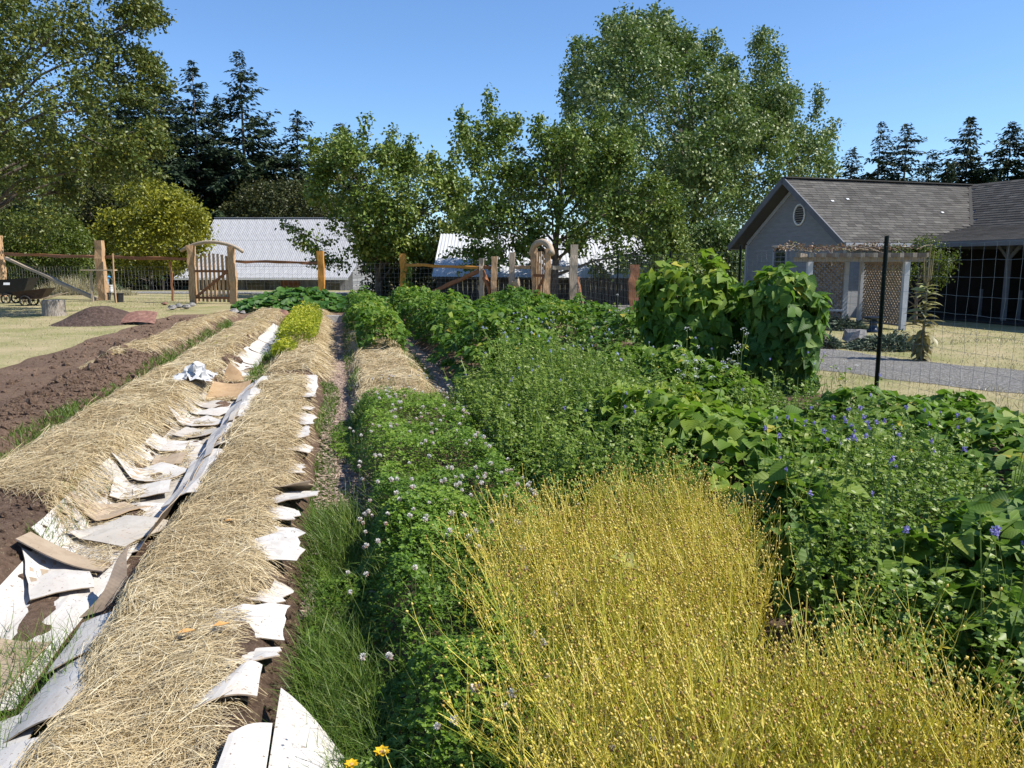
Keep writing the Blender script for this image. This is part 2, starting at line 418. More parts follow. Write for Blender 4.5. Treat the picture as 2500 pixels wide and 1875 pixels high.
straw('straw_mulch', 'loose golden straw covering the near raised bed between cardboard edges', -1.02, -0.44, 1.2, 10.62, 0.05, 1.15, 1)
straw('straw_mulch', 'straw on the far bed in front of and under the yellow green plants', -1.12, -0.22, 11.25, 26, 0.06, 1.0, 2)
straw('straw_mulch', 'straw on the raised bed left of the cardboard lined trench', -2.56, -1.67, 5.0, 26.2, 0.28, 1.0, 3,
      bare=lambda x, y: 0.22 - 1.2 * sstep(-1.95, -1.62, x) * sstep(0.15, 0.6, vn(x * .4, y, 1.3, 14)) * 0.5 + 0.25 * (y > 16))
straw('straw_mulch', 'pale straw on the far end of the bed next to the bare soil heaps', -4.0, -3.05, 13.6, 25.4, 0.3, 0.9, 4)
straw('straw_mulch', 'humped straw on the bed right of the chip path behind the clover', 0.12, 1.06, 8.35, 20, 0.1, 1.0, 5)

# ------------------------------------------------------------------ grass
gb_y = [0, .34, .66, .92]; gb_z = [0, .035, .15, .36]; gb_w = [.5, .46, .32, .03]
gr_v = np.array([[s * w, y, z] for y, z, w in zip(gb_y, gb_z, gb_w) for s in (-1, 1)]); gr_f = [np.array([[2 * k, 2 * k + 1, 2 * k + 3, 2 * k + 2] for k in range(3)])]
m_grass = m_leaf('grass_blade', [(0.04, 0.095, 0.016), (0.07, 0.15, 0.024), (0.115, 0.20, 0.036), (0.19, 0.25, 0.075)], 0.35)
m_drygrass = m_leaf('dry_grass_blade', [(0.20, 0.18, 0.09), (0.33, 0.285, 0.165), (0.45, 0.39, 0.25), (0.22, 0.24, 0.09)], 0.25)
def blades(mb, x, y, z, ln, wd, lean=0.35, bias=None, mi=0, var=None, flop=1.0):
    N = len(x); d = rng.normal(0, lean, (N, 3)); d[:, 2] = 1
    if bias is not None: d[:, :2] += bias
    n = rng.normal(0, 1, (N, 3)); n[:, 2] = 0; n = n + d * [1, 1, 0] * 2.0
    scatter(mb, gr_v, gr_f, np.stack([x, y, z], -1), frames(d, n), np.stack([wd, ln, ln * flop], -1), rng.random(N) if var is None else var, mi)
def strip(name, label, x0, x1, y0, y1, N, l0, l1, wd=.004, mat=None, pw=1.6, thr=-0.3, bias=None, seed=0):
    y = y0 + (y1 - y0) * rng.random(N) ** pw; x = rng.uniform(x0, x1, N) + .04 * vn(y, y * 0, 2, seed)
    k = vn(x, y, 1.6, seed + 70) > thr + .5 * rng.normal(0, .3, N); x, y = x[k], y[k]; N = len(x)
    mb = MB(); ln = rng.uniform(l0, l1, N) * (0.8 + .4 * vn(x, y, 1.1, seed + 3)); g = np.clip(y / 5, .8, 2.6)
    blades(mb, x, y, soil_z(x, y) - .005, ln, wd * g * rng.uniform(.7, 1.3, N), bias=bias, var=np.clip(rng.normal(.5, .25, N), 0, 1))
    return mb.build(name, mat or m_grass, label=label, cat='grass', kind='stuff')
strip('grass', 'long lush grass leaning between the cardboard edge and the path', -0.20, 0.10, 2.2, 5.2, 6500, .12, .30, .0042, thr=-.9, bias=(-.15, -.25), seed=1)
strip('grass', 'short trodden grass along the left side of the chip path', -0.24, -0.06, 5.0, 11, 5000, .03, .09, .004, thr=-.6, seed=2)
strip('grass', 'green grass strip in the furrow beside the bare soil heaps', -2.95, -2.50, 5.0, 23, 12000, .06, .15, .0045, thr=-.55, seed=3)
strip('grass', 'grass clump growing out of the near end of the trench', -1.5, -1.06, 2.1, 3.75, 2300, .10, .26, .004, thr=-.5, bias=(.1, .1), seed=4)
strip('grass', 'thin grass fringe on the right edge of the chip path', 0.10, 0.24, 7.6, 25, 4200, .05, .16, .004, thr=-.4, seed=5)
strip('grass', 'grass in the gap right of the humped straw bed', 1.0, 1.3, 7.4, 15, 3200, .08, .2, .004, thr=-.3, seed=6)
strip('grass', 'sparse grass along the far end of the cardboard trench', -1.3, -1.05, 11.2, 25, 3200, .06, .16, .0045, thr=-.2, seed=7)
strip('grass', 'tufts of grass poking up at the edge of the strawed bed by the trench', -1.72, -1.58, 4.6, 10, 1500, .05, .14, .0035, thr=.05, seed=8)
# dry lawn blades
N = 24000
xx = rng.uniform(-17, -5.3, N); yy = rng.uniform(12, 41, N); k = rng.random(N) < np.clip(16 / yy, 0, 1)
xx, yy = xx[k], yy[k]; mb = MB()
blades(mb, xx, yy, terr(xx, yy) - .005, rng.uniform(.02, .06, len(xx)) * (1 + yy / 40), .007 * yy / 20 * rng.uniform(.7, 1.4, len(xx)), .6, var=np.clip(.5 + .5 * fbm(xx, yy, .5, 5) + rng.normal(0, .2, len(xx)), 0, 1))
mb.build('dry_grass', m_drygrass, label='mown dry yellow lawn grass left of the garden beds', cat='grass', kind='stuff')
N = 26000
xx = rng.uniform(5.7, 16, N); yy = rng.uniform(4.5, 19, N)
k = (rng.random(N) < 9 / yy); xx, yy = xx[k], yy[k]
rd = np.array([(17, 1.5), (13, 5.0), (9.55, 9.1), (8.3, 11.8), (8.15, 15), (8.7, 20)])
dm = np.min([np.linalg.norm(np.stack([xx, yy], -1) - (rd[i] + (rd[i + 1] - rd[i]) * q), axis=1) for i in range(5) for q in np.linspace(0, 1, 12)], 0)
k = dm > 1.12 + .12 * vn(xx, yy, 1.5, 3); xx, yy, dm = xx[k], yy[k], dm[k]; mb = MB()
tall = (vn(xx, yy, .7, 12) > .25) * 1.0
blades(mb, xx, yy, terr(xx, yy) - .005, rng.uniform(.025, .07, len(xx)) * (1 + tall), .005 * yy / 7 * rng.uniform(.7, 1.4, len(xx)), .5, var=np.clip(.5 + .5 * fbm(xx, yy, .5, 5) + rng.normal(0, .2, len(xx)), 0, 1))
mb.build('dry_grass', m_drygrass, label='dry grass verges beside the gravel drive by the house', cat='grass', kind='stuff')
# tall dry grass beyond the fence
N = 7000
u = rng.random(N); P0 = D(-150, 700, 43.6); P1 = D(330, 700, 42.5)
xx = P0[0] + (P1[0] - P0[0]) * u; yy = P0[1] + (P1[1] - P0[1]) * u + rng.uniform(-.9, .9, N); mb = MB()
hh = rng.uniform(.5, 1.25, N) * (.55 + .6 * np.clip(vn(xx, yy, .5, 2), -.6, 1))
blades(mb, xx, yy, terr(xx, yy), hh, np.full(N, .02), .18)
mb.build('tall_grass', m_drygrass, label='tall blond dry grass behind the left fence', cat='grass', kind='stuff')

# ------------------------------------------------------------------ cardboard sheets
def m_card(name, cols, wdir='Y', ws=220):
    m, t, b = nodes(name)
    f = stretch(t, noise(t, 7, 6, .7), .3, .75); c = ramp(t, cols, f)
    spk = stretch(t, noise(t, 60, 3, .5), .64, .72); patch = stretch(t, noise(t, 3.5, 6, .75), .50, .70)
    c = mixc(t, spk, c, (.16, .11, .075)); c = mixc(t, patch, c, mixc(t, .5, c, (.30, .21, .13)))
    t.links.new(c, b.inputs['Base Color']); b.inputs['Roughness'].default_value = .75; b.inputs['Specular IOR Level'].default_value = .2
    w = t.nodes.new('ShaderNodeTexWave'); w.inputs['Scale'].default_value = ws / 6.28; w.bands_direction = wdir
    co = t.nodes.new('ShaderNodeTexCoord'); t.links.new(co.outputs['Object'], w.inputs[0])
    bump(t, b, w.outputs['Fac'], .12, .003)
    return m
m_cw = m_card('white_cardboard', [(.42, .385, .34), (.52, .495, .46), (.57, .555, .53)])
m_cb = m_card('tan_cardboard', [(.27, .20, .135), (.35, .275, .195), (.41, .34, .26)])
m_cg = m_card('greyed_cardboard', [(.33, .295, .25), (.43, .40, .355), (.50, .475, .435)])
m_cbd = m_card('dark_cardboard', [(.13, .10, .08), (.20, .16, .13), (.26, .21, .17)])
m_cbr = m_card('brown_cardboard', [(.30, .19, .10), (.40, .27, .15), (.47, .33, .20)])
def card(name, label, P, th=.005, mats=None, cat='cardboard', group=None):
    P = np.asarray(P, float); nu, nv = P.shape[:2]; du = np.gradient(P, axis=0); dv = np.gradient(P, axis=1)
    N = norm(np.cross(du, dv)); N[N[..., 2].mean() < 0] *= 1
    if N[..., 2].mean() < 0: N = -N
    c = P.reshape(-1, 3).mean(0)
    V = np.concatenate([(P + N * th / 2).reshape(-1, 3), (P - N * th / 2).reshape(-1, 3)]) - c; o = nu * nv
    T = [[i * nv + j, (i + 1) * nv + j, (i + 1) * nv + j + 1, i * nv + j + 1] for i in range(nu - 1) for j in range(nv - 1)]
    rim = [i * nv for i in range(nu)] + [(nu - 1) * nv + j for j in range(1, nv)] + [i * nv + nv - 1 for i in range(nu - 2, -1, -1)] + [j for j in range(nv - 2, 0, -1)]
    mb = MB(); mb.poly(V, [], .5); mb.n = 0
    mb.F.append(np.array(T)); mb.mi.append(np.zeros(len(T)))
    mb.F.append(np.array(T)[:, ::-1] + o); mb.mi.append(np.ones(len(T)))
    R = np.array([[rim[k], rim[(k + 1) % len(rim)], rim[(k + 1) % len(rim)] + o, rim[k] + o] for k in range(len(rim))])
    mb.F.append(R[:, ::-1]); mb.mi.append(np.ones(len(R)))
    ob = mb.build(name, mats or [m_cw, m_cb], label=label, cat=cat, group=group, loc=tuple(c)); return ob
def surf(u, v, x0, x1, y0, y1): return x0 + (x1 - x0) * u, y0 + (y1 - y0) * v
ORD = ['nearest', 'second', 'third', 'fourth', 'fifth', 'sixth', 'seventh', 'eighth', 'ninth', 'tenth', 'eleventh', 'twelfth', 'thirteenth', 'fourteenth', 'fifteenth', 'sixteenth', 'seventeenth', 'eighteenth']
# flaps along the path edge of the near bed (y far, y near, x of the free edge)
flaps = [(10.5, 9.85, -.31), (9.75, 9.3, -.30), (9.22, 8.75, -.31), (8.65, 8.1, -.29), (8.0, 7.3, -.28), (7.2, 6.75, -.28), (6.66, 6.2, -.28), (5.92, 5.55, -.27), (5.42, 5.1, -.22), (5.16, 4.84, -.18), (4.80, 4.52, -.26), (4.47, 4.20, -.265), (4.14, 3.92, -.26), (3.95, 3.50, -.28), (3.30, 3.08, -.265), (3.02, 2.80, -.26)]
n = len(flaps)
for i, (ya, yb, xe) in enumerate(flaps):
    r = np.random.default_rng(100 + i); tilt = r.normal(0, .035); curl = r.uniform(-.01, .05); up = r.uniform(.0, .045)
    P = np.zeros((9, 8, 3)); sk = r.normal(0, .05); ej = r.normal(0, .013, 8); xe = xe + r.uniform(-.02, .03); cr_ = r.uniform(.3, .8)
    for a in range(9):
        for c in range(8):
            u = a / 8; v = c / 7; x = -.62 + (xe + ej[c] + .62) * u; y = ya + (yb - ya) * v + sk * u + r.normal(0, .004)
            P[a, c] = (x, y, .205 - .055 * u * u + curl * u ** 3 + up * u + (v - .5) * tilt * u * 2 + .006 * i % .011 - (.02 if i % 2 else 0) * (1 - u) + r.normal(0, .0035) - .03 * max(0, u - cr_) * (1 + .8 * math.sin(i * 2.1)))
    card('cardboard_flap', f'white cardboard flap sticking out of the straw beside the path, {ORD[n - 1 - i]} {"to the camera" if n - 1 - i == 0 else "from the near end"}', P, .005, group='cardboard flaps along the path')
# big near sheets, bottom of the picture
def quad_card(name, label, c4, bend=0.0, nu=8, nv=8, mats=None, wav=.004, fold=None, seed=0, th=.005):
    r = np.random.default_rng(seed); c4 = [np.asarray(q, float) for q in c4]; P = np.zeros((nu, nv, 3)); ph = r.random(4) * 6
    for a in range(nu):
        for c in range(nv):
            u = a / (nu - 1); v = c / (nv - 1)
            p = (c4[0] * (1 - u) + c4[1] * u) * (1 - v) + (c4[3] * (1 - u) + c4[2] * u) * v
            p = p + A(0, 0, bend * 4 * u * (1 - u) + wav * (math.sin(5 * u + ph[0]) + math.sin(6 * v + ph[1])))
            if fold is not None: p = p + A(0, 0, fold * max(0, u - .6) * 2.5)
            P[a, c] = p
    return card(name, label, P, th, mats)
quad_card('cardboard_sheet', 'large white cardboard sheet with a bent ridge at the lower edge of the picture', [(-.235, 2.64, .20), (.03, 2.30, .03), (-.02, 1.75, .03), (-.25, 1.85, .19)], .03, seed=3)
quad_card('cardboard_sheet', 'ribbed white cardboard piece lying left of the large bent sheet', [(-.36, 2.30, .262), (-.245, 2.40, .225), (-.25, 1.9, .205), (-.40, 1.85, .26)], .01, seed=4)
quad_card('cardboard_sheet', 'white cardboard corner poking from the straw above the ribbed piece', [(-.40, 2.78, .225), (-.315, 2.84, .20), (-.305, 2.56, .235), (-.50, 2.50, .25)], .018, seed=5)
# left side flaps of the near bed
lf = [((-1.13, 3.56, .10), (-.86, 3.50, .20), (-.90, 3.16, .20), (-1.13, 3.12, .10)), ((-1.10, 3.20, .105), (-.85, 3.05, .20), (-.92, 2.62, .21), (-1.17, 2.66, .07)), ((-1.24, 2.86, .05), (-1.02, 2.82, .13), (-1.02, 2.22, .14), (-1.30, 2.22, .05)), ((-1.12, 2.50, .155), (-.90, 2.50, .21), (-.95, 1.9, .22), (-1.15, 1.9, .15))]
for i, q in enumerate(lf):
    quad_card('cardboard_flap', f'white cardboard edge on the trench side of the near straw, {["farthest", "second", "third", "lowest"][i]} of four', q, .012, seed=20 + i)
# trench lining: sheets follow the hollow from the left bed to the near bed
def hollow(x, wall):
    z = .018 + .17 * sstep(-1.52, -1.78, x) * 1.0 + (.26 + wall) * sstep(-1.17, -1.0, x)
    return z
hol = lambda x, y, wall: max(float(hollow(x, wall)), float(soil_z(np.array(x), np.array(y))) + .014 if x < -1.15 else -1)
ys = [3.1, 4.75, 5.55, 6.2, 6.85, 7.55, 8.2, 8.8, 9.5, 10.1]
for i in range(len(ys) - 1):
    r = np.random.default_rng(200 + i); P = np.zeros((14, 7, 3)); wall = r.uniform(-.12, -.04); xl = -1.68 + r.normal(0, .04); xr = -1.0 + r.normal(0, .015)
    if i == 0: xr = -1.2; xl = -1.64
    if i == 1: wall = -.06
    ya, yb = ys[i] - .10, ys[i + 1] + .05; sk = r.normal(0, .08); ph = r.random() * 6
    for a in range(14):
        for c in range(7):
            u = a / 13; v = c / 6; x = xl + (xr - xl) * u
            P[a, c] = (x + .015 * math.sin(5 * v + ph) * (u > .8), ya + (yb - ya) * v + sk * (u - .5), hol(x, ya + (yb - ya) * v, wall) + .010 * v + r.normal(0, .003) + .006 * math.sin(7 * u + ph) + (.05 * max(0, .25 - v) * max(0, u - .3)) + .004 * (i % 2))
    card('cardboard_sheet', f'white cardboard sheet lining the trench, {ORD[i]} {"to the camera" if i == 0 else "from the near end"}', P, .005, [[m_cw, m_cb], [m_cw, m_cb], [m_cg, m_cb]][i % 3], group='cardboard lining the trench')
far = [(11.6, 13.3), (13.2, 15.0), (14.8, 16.6), (16.5, 18.6), (18.4, 21.0)]
for i, (ya, yb) in enumerate(far):
    r = np.random.default_rng(230 + i); P = np.zeros((8, 5, 3)); xl = -1.64 + r.normal(0, .03)
    for a in range(8):
        for c in range(5):
            u = a / 7; v = c / 4; x = xl + .36 * u + .02 * math.sin(v * 6 + i)
            P[a, c] = (x, ya + (yb - ya) * v + r.normal(0, .02), .03 + .13 * (1 - u) ** 2 + .012 * (i % 2) + .03 * max(0, u - .7))
    card('cardboard_strip', f'narrow white cardboard strip at the far end of the trench, {ORD[i]} {"of five, closest" if i == 0 else "of five going away"}', P, .006, group='cardboard at the far end of the trench')
# white sheet band lying on the trench-side slope of the near bed (upright edge)
for i, (ya, yb, h) in enumerate([(5.2, 6.4, .225), (6.5, 7.6, .235), (7.7, 8.9, .24), (9.0, 10.4, .23)]):
    r = np.random.default_rng(250 + i); P = np.zeros((6, 9, 3))
    for a in range(6):
        for c in range(9):
            u = a / 5; v = c / 8
            P[a, c] = (-1.14 + .26 * u + .02 * math.sin(4 * v + i), ya + (yb - ya) * v, .12 + (h - .12) * sstep(-.1, .8, u) - .03 * max(0, u - .55) * 2 + .018 * math.sin(9 * v + i * 2) * u + .006 * i + r.normal(0, .004))
    card('cardboard_flap', f'bent white cardboard leaning on the trench side of the straw, {ORD[i]} {"of four, closest" if i == 0 else "of four going away"}', P, .005, group='bent cardboard along the trench')
# upright torn flap and the curled piece
P = np.zeros((9, 4, 3)); q0 = G(222, 1500, .03); q1 = G(330, 1330, .29)
for a in range(9):
    for c in range(4):
        u = a / 8; v = c / 3 - .5; w = .085 * (1 - u ** 2.2) + .012; tw = .7 * u
        P[a, c] = q0 + (q1 - q0) * u + A(.03 * math.sin(5 * u), 0, 0) + A(math.cos(tw), .45 * math.sin(tw) + .35, .12) * w * v
card('cardboard_flap', 'torn cardboard flap coloured dark as if backlit, upright in the trench', P, .006, [m_cbd, m_cbd])  # the flap's backlit shade is put into its dark card colour
P = np.zeros((7, 4, 3)); q0 = G(262, 1470, .04); q1 = G(318, 1378, .17)
for a in range(7):
    for c in range(4):
        u = a / 6; v = c / 3 - .5; w = .07 * math.sin(3.14 * min(.97, .15 + u * .85)) + .01
        P[a, c] = q0 + (q1 - q0) * u + A(1, .3, .3) * w * v + A(.02 * math.sin(6 * u), 0, 0)
card('cardboard_scrap', 'smaller curled cardboard lobe right of the upright dark flap', P, .006, [m_cb, m_cbd])
P = np.zeros((10, 5, 3))
for a in range(10):
    for c in range(5):
        u = a / 9; v = c / 4
        P[a, c] = (-1.68 + .44 * u, 4.40 - .13 * u + .20 * v, .205 - .165 * math.sin(u * 1.5) + .03 * (1 - v))
card('cardboard_sheet', 'curled tan cardboard piece bridging the trench with a dark edge', P, .007, [m_cb, m_cbd])
quad_card('cardboard_sheet', 'flat tan cardboard at the left edge of the picture in the trench', [(-1.62, 3.62, .115), (-1.24, 3.5, .06), (-1.30, 2.7, .055), (-1.75, 2.9, .12)], -.02, mats=[m_cb, m_cbr], seed=8)
# box pieces and crumpled wrapping
P = np.zeros((9, 6, 3))
for a in range(9):
    for c in range(6):
        u = a / 8; v = c / 5
        P[a, c] = (-1.58 + .46 * u, 9.75 + .75 * v + .05 * math.sin(u * 3.14), .05 + .13 * v - .05 * math.sin(u * 3.14) * v)
card('cardboard_box_side', 'tan box side lying slanted across the trench', P, .006, [m_cbr, m_cbr])
quad_card('cardboard_scrap', 'small dark brown cardboard scrap standing behind the slanted tan box side', [(-1.62, 11.35, .05), (-1.30, 11.3, .04), (-1.34, 11.4, .16), (-1.50, 11.45, .30)], 0, mats=[m_cbr, m_cbr], seed=9)
mb = MB(); r = np.random.default_rng(5); nU, nV = 14, 12; V = []
for a in range(nU):
    for c in range(nV):
        u = a / (nU - 1) - .5; v = c / (nV - 1) - .5; rr = math.hypot(u, v)
        V.append([u * .42 + r.normal(0, .028), v * .5 + r.normal(0, .03), .04 + .16 * math.exp(-rr * rr * 9) + abs(r.normal(0, .05)) * (1 - rr)])
mb.add(V, np.array([[a * nV + c, (a + 1) * nV + c, (a + 1) * nV + c + 1, a * nV + c + 1] for a in range(nU - 1) for c in range(nV - 1)]))
m_paper = m_plain('crumpled_paper', [(.44, .435, .43), (.52, .52, .515)], 8, .6, .1)
mb.build('crumpled_paper', m_paper, label='crumpled white paper lying on the straw by the trench', cat='paper', loc=(-1.72, 10.1, .23))
for i, y in enumerate([4.25, 4.95, 5.35, 5.85, 6.3, 6.75, 7.25, 7.8, 8.3, 8.9, 9.4]):
    r = np.random.default_rng(700 + i); cx = -1.40 + r.uniform(-.10, .12); L_, W_ = r.uniform(.22, .42), r.uniform(.16, .30); a = r.normal(0, .35); ca, sa = math.cos(a), math.sin(a); ph = r.random() * 6; tl = r.normal(0, .12)
    P = np.zeros((6, 6, 3))
    for u_ in range(6):
        for v_ in range(6):
            lx, ly = (u_ / 5 - .5) * L_ + r.normal(0, .004), (v_ / 5 - .5) * W_ * 1.6 + r.normal(0, .004); x = cx + lx * ca - ly * sa; yy = y + lx * sa + ly * ca
            P[u_, v_] = (x, yy, hol(min(x, -1.16), yy, -.1) + .040 + .05 * max(0, tl * ly / W_) + .010 * math.sin(5 * u_ / 5 + ph) + .006 * math.sin(7 * v_ / 5 + ph) + abs(lx) * .05)
    card('cardboard_piece', f'small loose pale cardboard piece lying in the trench, {ORD[i]} {"to the camera" if i == 0 else "from the near end"}', P, .005, [[m_cw, m_cb], [m_cg, m_cb], [m_cb, m_cbr]][i % 3 if i % 4 else 0], group='loose cardboard in the trench')
# soil and litter that fell onto the cardboard
yy_ = [3.2]
while yy_[-1] < 21: yy_.append(yy_[-1] + .02 + yy_[-1] * .003)
pm = lambda x, y: .55 * fbm(x * 1.6, y, 1.9, 90) + .12 * vn(x, y, 9, 91) + .35 * np.exp(-((x + 1.37) / .13) ** 2) - .46 - .5 * np.clip((x + 1.2) / .1, 0, 1)
mb = MB(); mb.add(*sheet_xy(np.arange(-1.68, -1.10, .02), np.array(yy_), lambda x, y: np.maximum(hollow(x, 0), soil_z(x, y) + .012) + .026 + .045 * np.clip(pm(x, y) * 3, -.9, 1) + .005 * vn(x, y, 22, 92), lambda x, y: pm(x, y) > -.22))
mb.build('soil_patch', m_soil, smooth=True, label='brown soil spilled in patches over the cardboard in the trench', cat='soil', kind='stuff')
mb = MB(); N = 7000; y = 3.4 + 9 * rng.random(N) ** 1.5; x = rng.normal(-1.36, .12, N); k = (vn(x, y, 2.0, 93) > .05) & (x > -1.66) & (x < -1.1); x, y = x[k], y[k]; N = len(x); a = rng.random(N) * 6.28; l = rng.uniform(.05, .16, N); w = .0028 * y / 4.5
scatter(mb, st_v, st_f, np.stack([x, y, np.maximum(hollow(x, 0), soil_z(x, y) + .014) + .03 + .01 * rng.random(N)], -1), frames(np.stack([np.cos(a), np.sin(a), rng.normal(0, .05, N)], -1), np.tile(A(0, 0, 1), (N, 1)) + rng.normal(0, .3, (N, 3))), np.stack([w, l, l * .6], -1), rng.random(N))
mb.build('loose_straw', m_strand, label='loose straw wisps scattered over the trench cardboard', cat='straw', kind='stuff')
# soil clods on bare soil
mb = MB(); N = 5200
def rock_t(seed, n=7):
    r = np.random.default_rng(seed)
    V = [[0, 0, -.7]] + [[math.cos(a) * r.uniform(.75, 1.1), math.sin(a) * r.uniform(.75, 1.1), r.uniform(-.35, .1)] for a in np.arange(n) * 6.283 / n] + [[math.cos(a + .4) * r.uniform(.5, .75), math.sin(a + .4) * r.uniform(.5, .75), r.uniform(.35, .65)] for a in np.arange(n) * 6.283 / n] + [[0, 0, r.uniform(.6, .8)]]
    F3 = [[0, 1 + (k + 1) % n, 1 + k] for k in range(n)] + [[2 * n + 1, 1 + n + k, 1 + n + (k + 1) % n] for k in range(n)]
    F4 = [[1 + k, 1 + (k + 1) % n, 1 + n + (k + 1) % n, 1 + n + k] for k in range(n)]
    return np.array(V), [np.array(F3), np.array(F4)]
rv, rf = rock_t(3, 5)
for (x0, x1, y0, y1, q) in [(-3.8, -2.8, 7, 14, .4), (-2.5, -1.6, 3.6, 6, .25), (-.3, -.15, 2.6, 5, .1), (-5.1, -3.9, 10, 26, .12), (-1.75, -1.55, 6, 20, .1)]:
    M = int(N * q); x = rng.uniform(x0, x1, M); y = rng.uniform(y0, y1, M); s = rng.exponential(.008, M) + .004
    scatter(mb, rv, rf, np.stack([x, y, soil_z(x, y) + s * .3], -1), frames(rdir(M), rdir(M)), s * np.clip(y / 6, .7, 2), rng.random(M))
mb.build('soil_clods', m_soil, label='crumbly brown clods on the bare soil of the left beds', cat='soil', kind='stuff')
# fallen leaves on straw
m_dead = m_plain('dead_leaf', [(.40, .20, .06), (.55, .33, .12)], 30, .7, .2)
for i, (px, py, lab) in enumerate([(540, 1528, 'curled orange brown dead leaf on the near straw'), (455, 1545, 'flat faded dead leaf left of the curled one on the near straw'), (562, 1273, 'small orange leaf on the straw halfway along the near bed')]):
    p = G(px, py, .26); mb = MB(); mb.poly([(-.032, 0, .004), (-.008, -.018, .010), (.034, -.010, .012), (.028, .016, .004), (-.010, .020, .012), (0, 0, .002)], [[0, 1, 5], [1, 2, 5], [2, 3, 5], [3, 4, 5], [4, 0, 5]])
    mb.build('dead_leaf', m_dead, label=lab, cat='leaf', loc=tuple(p))
# ------------------------------------------------------------------ stones and block at the ends of the beds
m_stone = m_plain('stone', [(.10, .095, .09), (.20, .19, .185), (.30, .285, .27)], 9, .85, .5, .02)
m_rstone = m_plain('red_stone', [(.10, .055, .045), (.20, .10, .075), (.28, .16, .12)], 9, .85, .5, .02)
def stone(px, py, s, label, mat=None, seed=0, sq=(1, .8, .7)):
    p = G(px, py); r = np.random.default_rng(seed); V, F = rock_t(seed, 8); V = V * np.array(sq) * s
    mb = MB(); mb.V.append(V); mb.n = len(V); mb.var.append(np.full(len(V), .5))
    for f in F: mb.F.append(f); mb.mi.append(np.zeros(len(f)))
    o = mb.build('stone', mat or m_stone, label=label, cat='stone', loc=(p[0], p[1], float(terr(p[0], p[1])) + .42 * s)); o.rotation_euler.z = r.random() * 6; return o
for i, (px, py, s, lab, mt) in enumerate([(541, 769, .16, 'small grey stone left of the red stone at the bed end', None), (555, 770, .20, 'dark red stone between two grey stones at the bed end', m_rstone), (571, 768, .27, 'pale grey boulder with a flat face at the bed end near the gate', None), (592, 767, .17, 'low grey stone right of the pale boulder', None),
        (655, 766, .26, 'bluish grey stone under the front of the squash leaves', None), (691, 777, .34, 'large red brown rock between the squash leaves and the bed', m_rstone), (712, 770, .15, 'small grey stone right of the large red brown rock', None), (812, 760, .22, 'light grey stone resting behind the concrete block', None), (795, 762, .15, 'small pale stone left of the concrete block', None),
        (420, 757, .26, 'rounded grey rock at the left end of the rock pile by the gate', None), (438, 752, .22, 'grey rock in the middle of the rock pile by the gate', None), (455, 755, .24, 'pale rock beside the left gate post', None), (402, 745, .18, 'flat rock behind the rock pile by the gate', m_rstone), (469, 748, .20, 'square grey stone at the foot of the left gate post', None)]):
    stone(px, py, s * .85, lab, mt, seed=300 + i)
mb = MB(); p = G(813, 789); mb.box((0, 0, .11), (.42, .24, .20)); mb.box((0, 0, .215), (.36, .18, .012))
m_conc = m_plain('concrete', [(.30, .28, .27), (.40, .38, .365)], 14, .9, .3)
o = mb.build('concrete_block', m_conc, label='grey concrete block at the far end of the chip path', cat='block', loc=tuple(p)); o.rotation_euler.z = .06
# soil pile and board at the left
mb = MB(); P0 = G(240, 795); nn_ = 26; V = []
for a in range(nn_):
    for c in range(nn_):
        u = (a / (nn_ - 1) - .5) * 3.6; v = (c / (nn_ - 1) - .5) * 3.2
        h = .52 * max(0, 1 - math.hypot((u - .0) / 1.25, (v - .7) / 1.1)) + .42 * max(0, 1 - math.hypot((u + .15) / 1.15, (v + .15) / .8))
        V.append([u, v, min(h, .50) + .03 * float(fbm(u, v, 2.2, 3)) * (h > 0) + .012 * float(vn(u, v, 6, 8)) * (h > 0) - .02])
mb.add(V, np.array([[a * nn_ + c, (a + 1) * nn_ + c, (a + 1) * nn_ + c + 1, a * nn_ + c + 1] for a in range(nn_ - 1) for c in range(nn_ - 1)]))
m_dsoil = m_plain('dark_compost', [(.035, .022, .017), (.075, .048, .038), (.12, .085, .07)], 12, .95, .7, .04, detail=8)
mb.build('compost_pile', m_dsoil, smooth=True, label='low pile of dark compost on the dry lawn', cat='soil pile', loc=(P0[0] - .1, P0[1] + .6, 0))
q = G(335, 792); quad_card('cardboard_sheet', 'rust brown bent board lying right of the compost pile', [(q[0] - .45, q[1] - .2, .02), (q[0] + .5, q[1] - .25, .03), (q[0] + .45, q[1] + .5, .30), (q[0] - .35, q[1] + .5, .28)], .06, mats=[m_rstone, m_rstone], seed=11)

# ------------------------------------------------------------------ plant helpers
def leaf_t(half, fold=.25, droop=.25, cup=0.0):
    V = [[0, half[0][1], 0]]; ring = []
    for (w, y) in half[1:-1]:
        z = -droop * y * y; k = len(V)
        V += [[-w, y, z + fold * w], [0, y, z], [w, y, z + fold * w]]; ring.append(k)
    y = half[-1][1]; V.append([0, y, -droop * y * y]); tip = len(V) - 1
    F3 = [[0, ring[0] + 1, ring[0]], [0, ring[0] + 2, ring[0] + 1], [tip, ring[-1], ring[-1] + 1], [tip, ring[-1] + 1, ring[-1] + 2]]
    F4 = []
    for a, b_ in zip(ring[:-1], ring[1:]):
        F4 += [[a, a + 1, b_ + 1, b_], [a + 1, a + 2, b_ + 2, b_ + 1]]
    out = [np.array(F3)]
    if F4: out.append(np.array(F4))
    return np.array(V, float), out
BEAN_HI = leaf_t([(0, 0), (.30, .07), (.45, .28), (.38, .52), (.20, .78), (0, 1.06)], .30, .22)
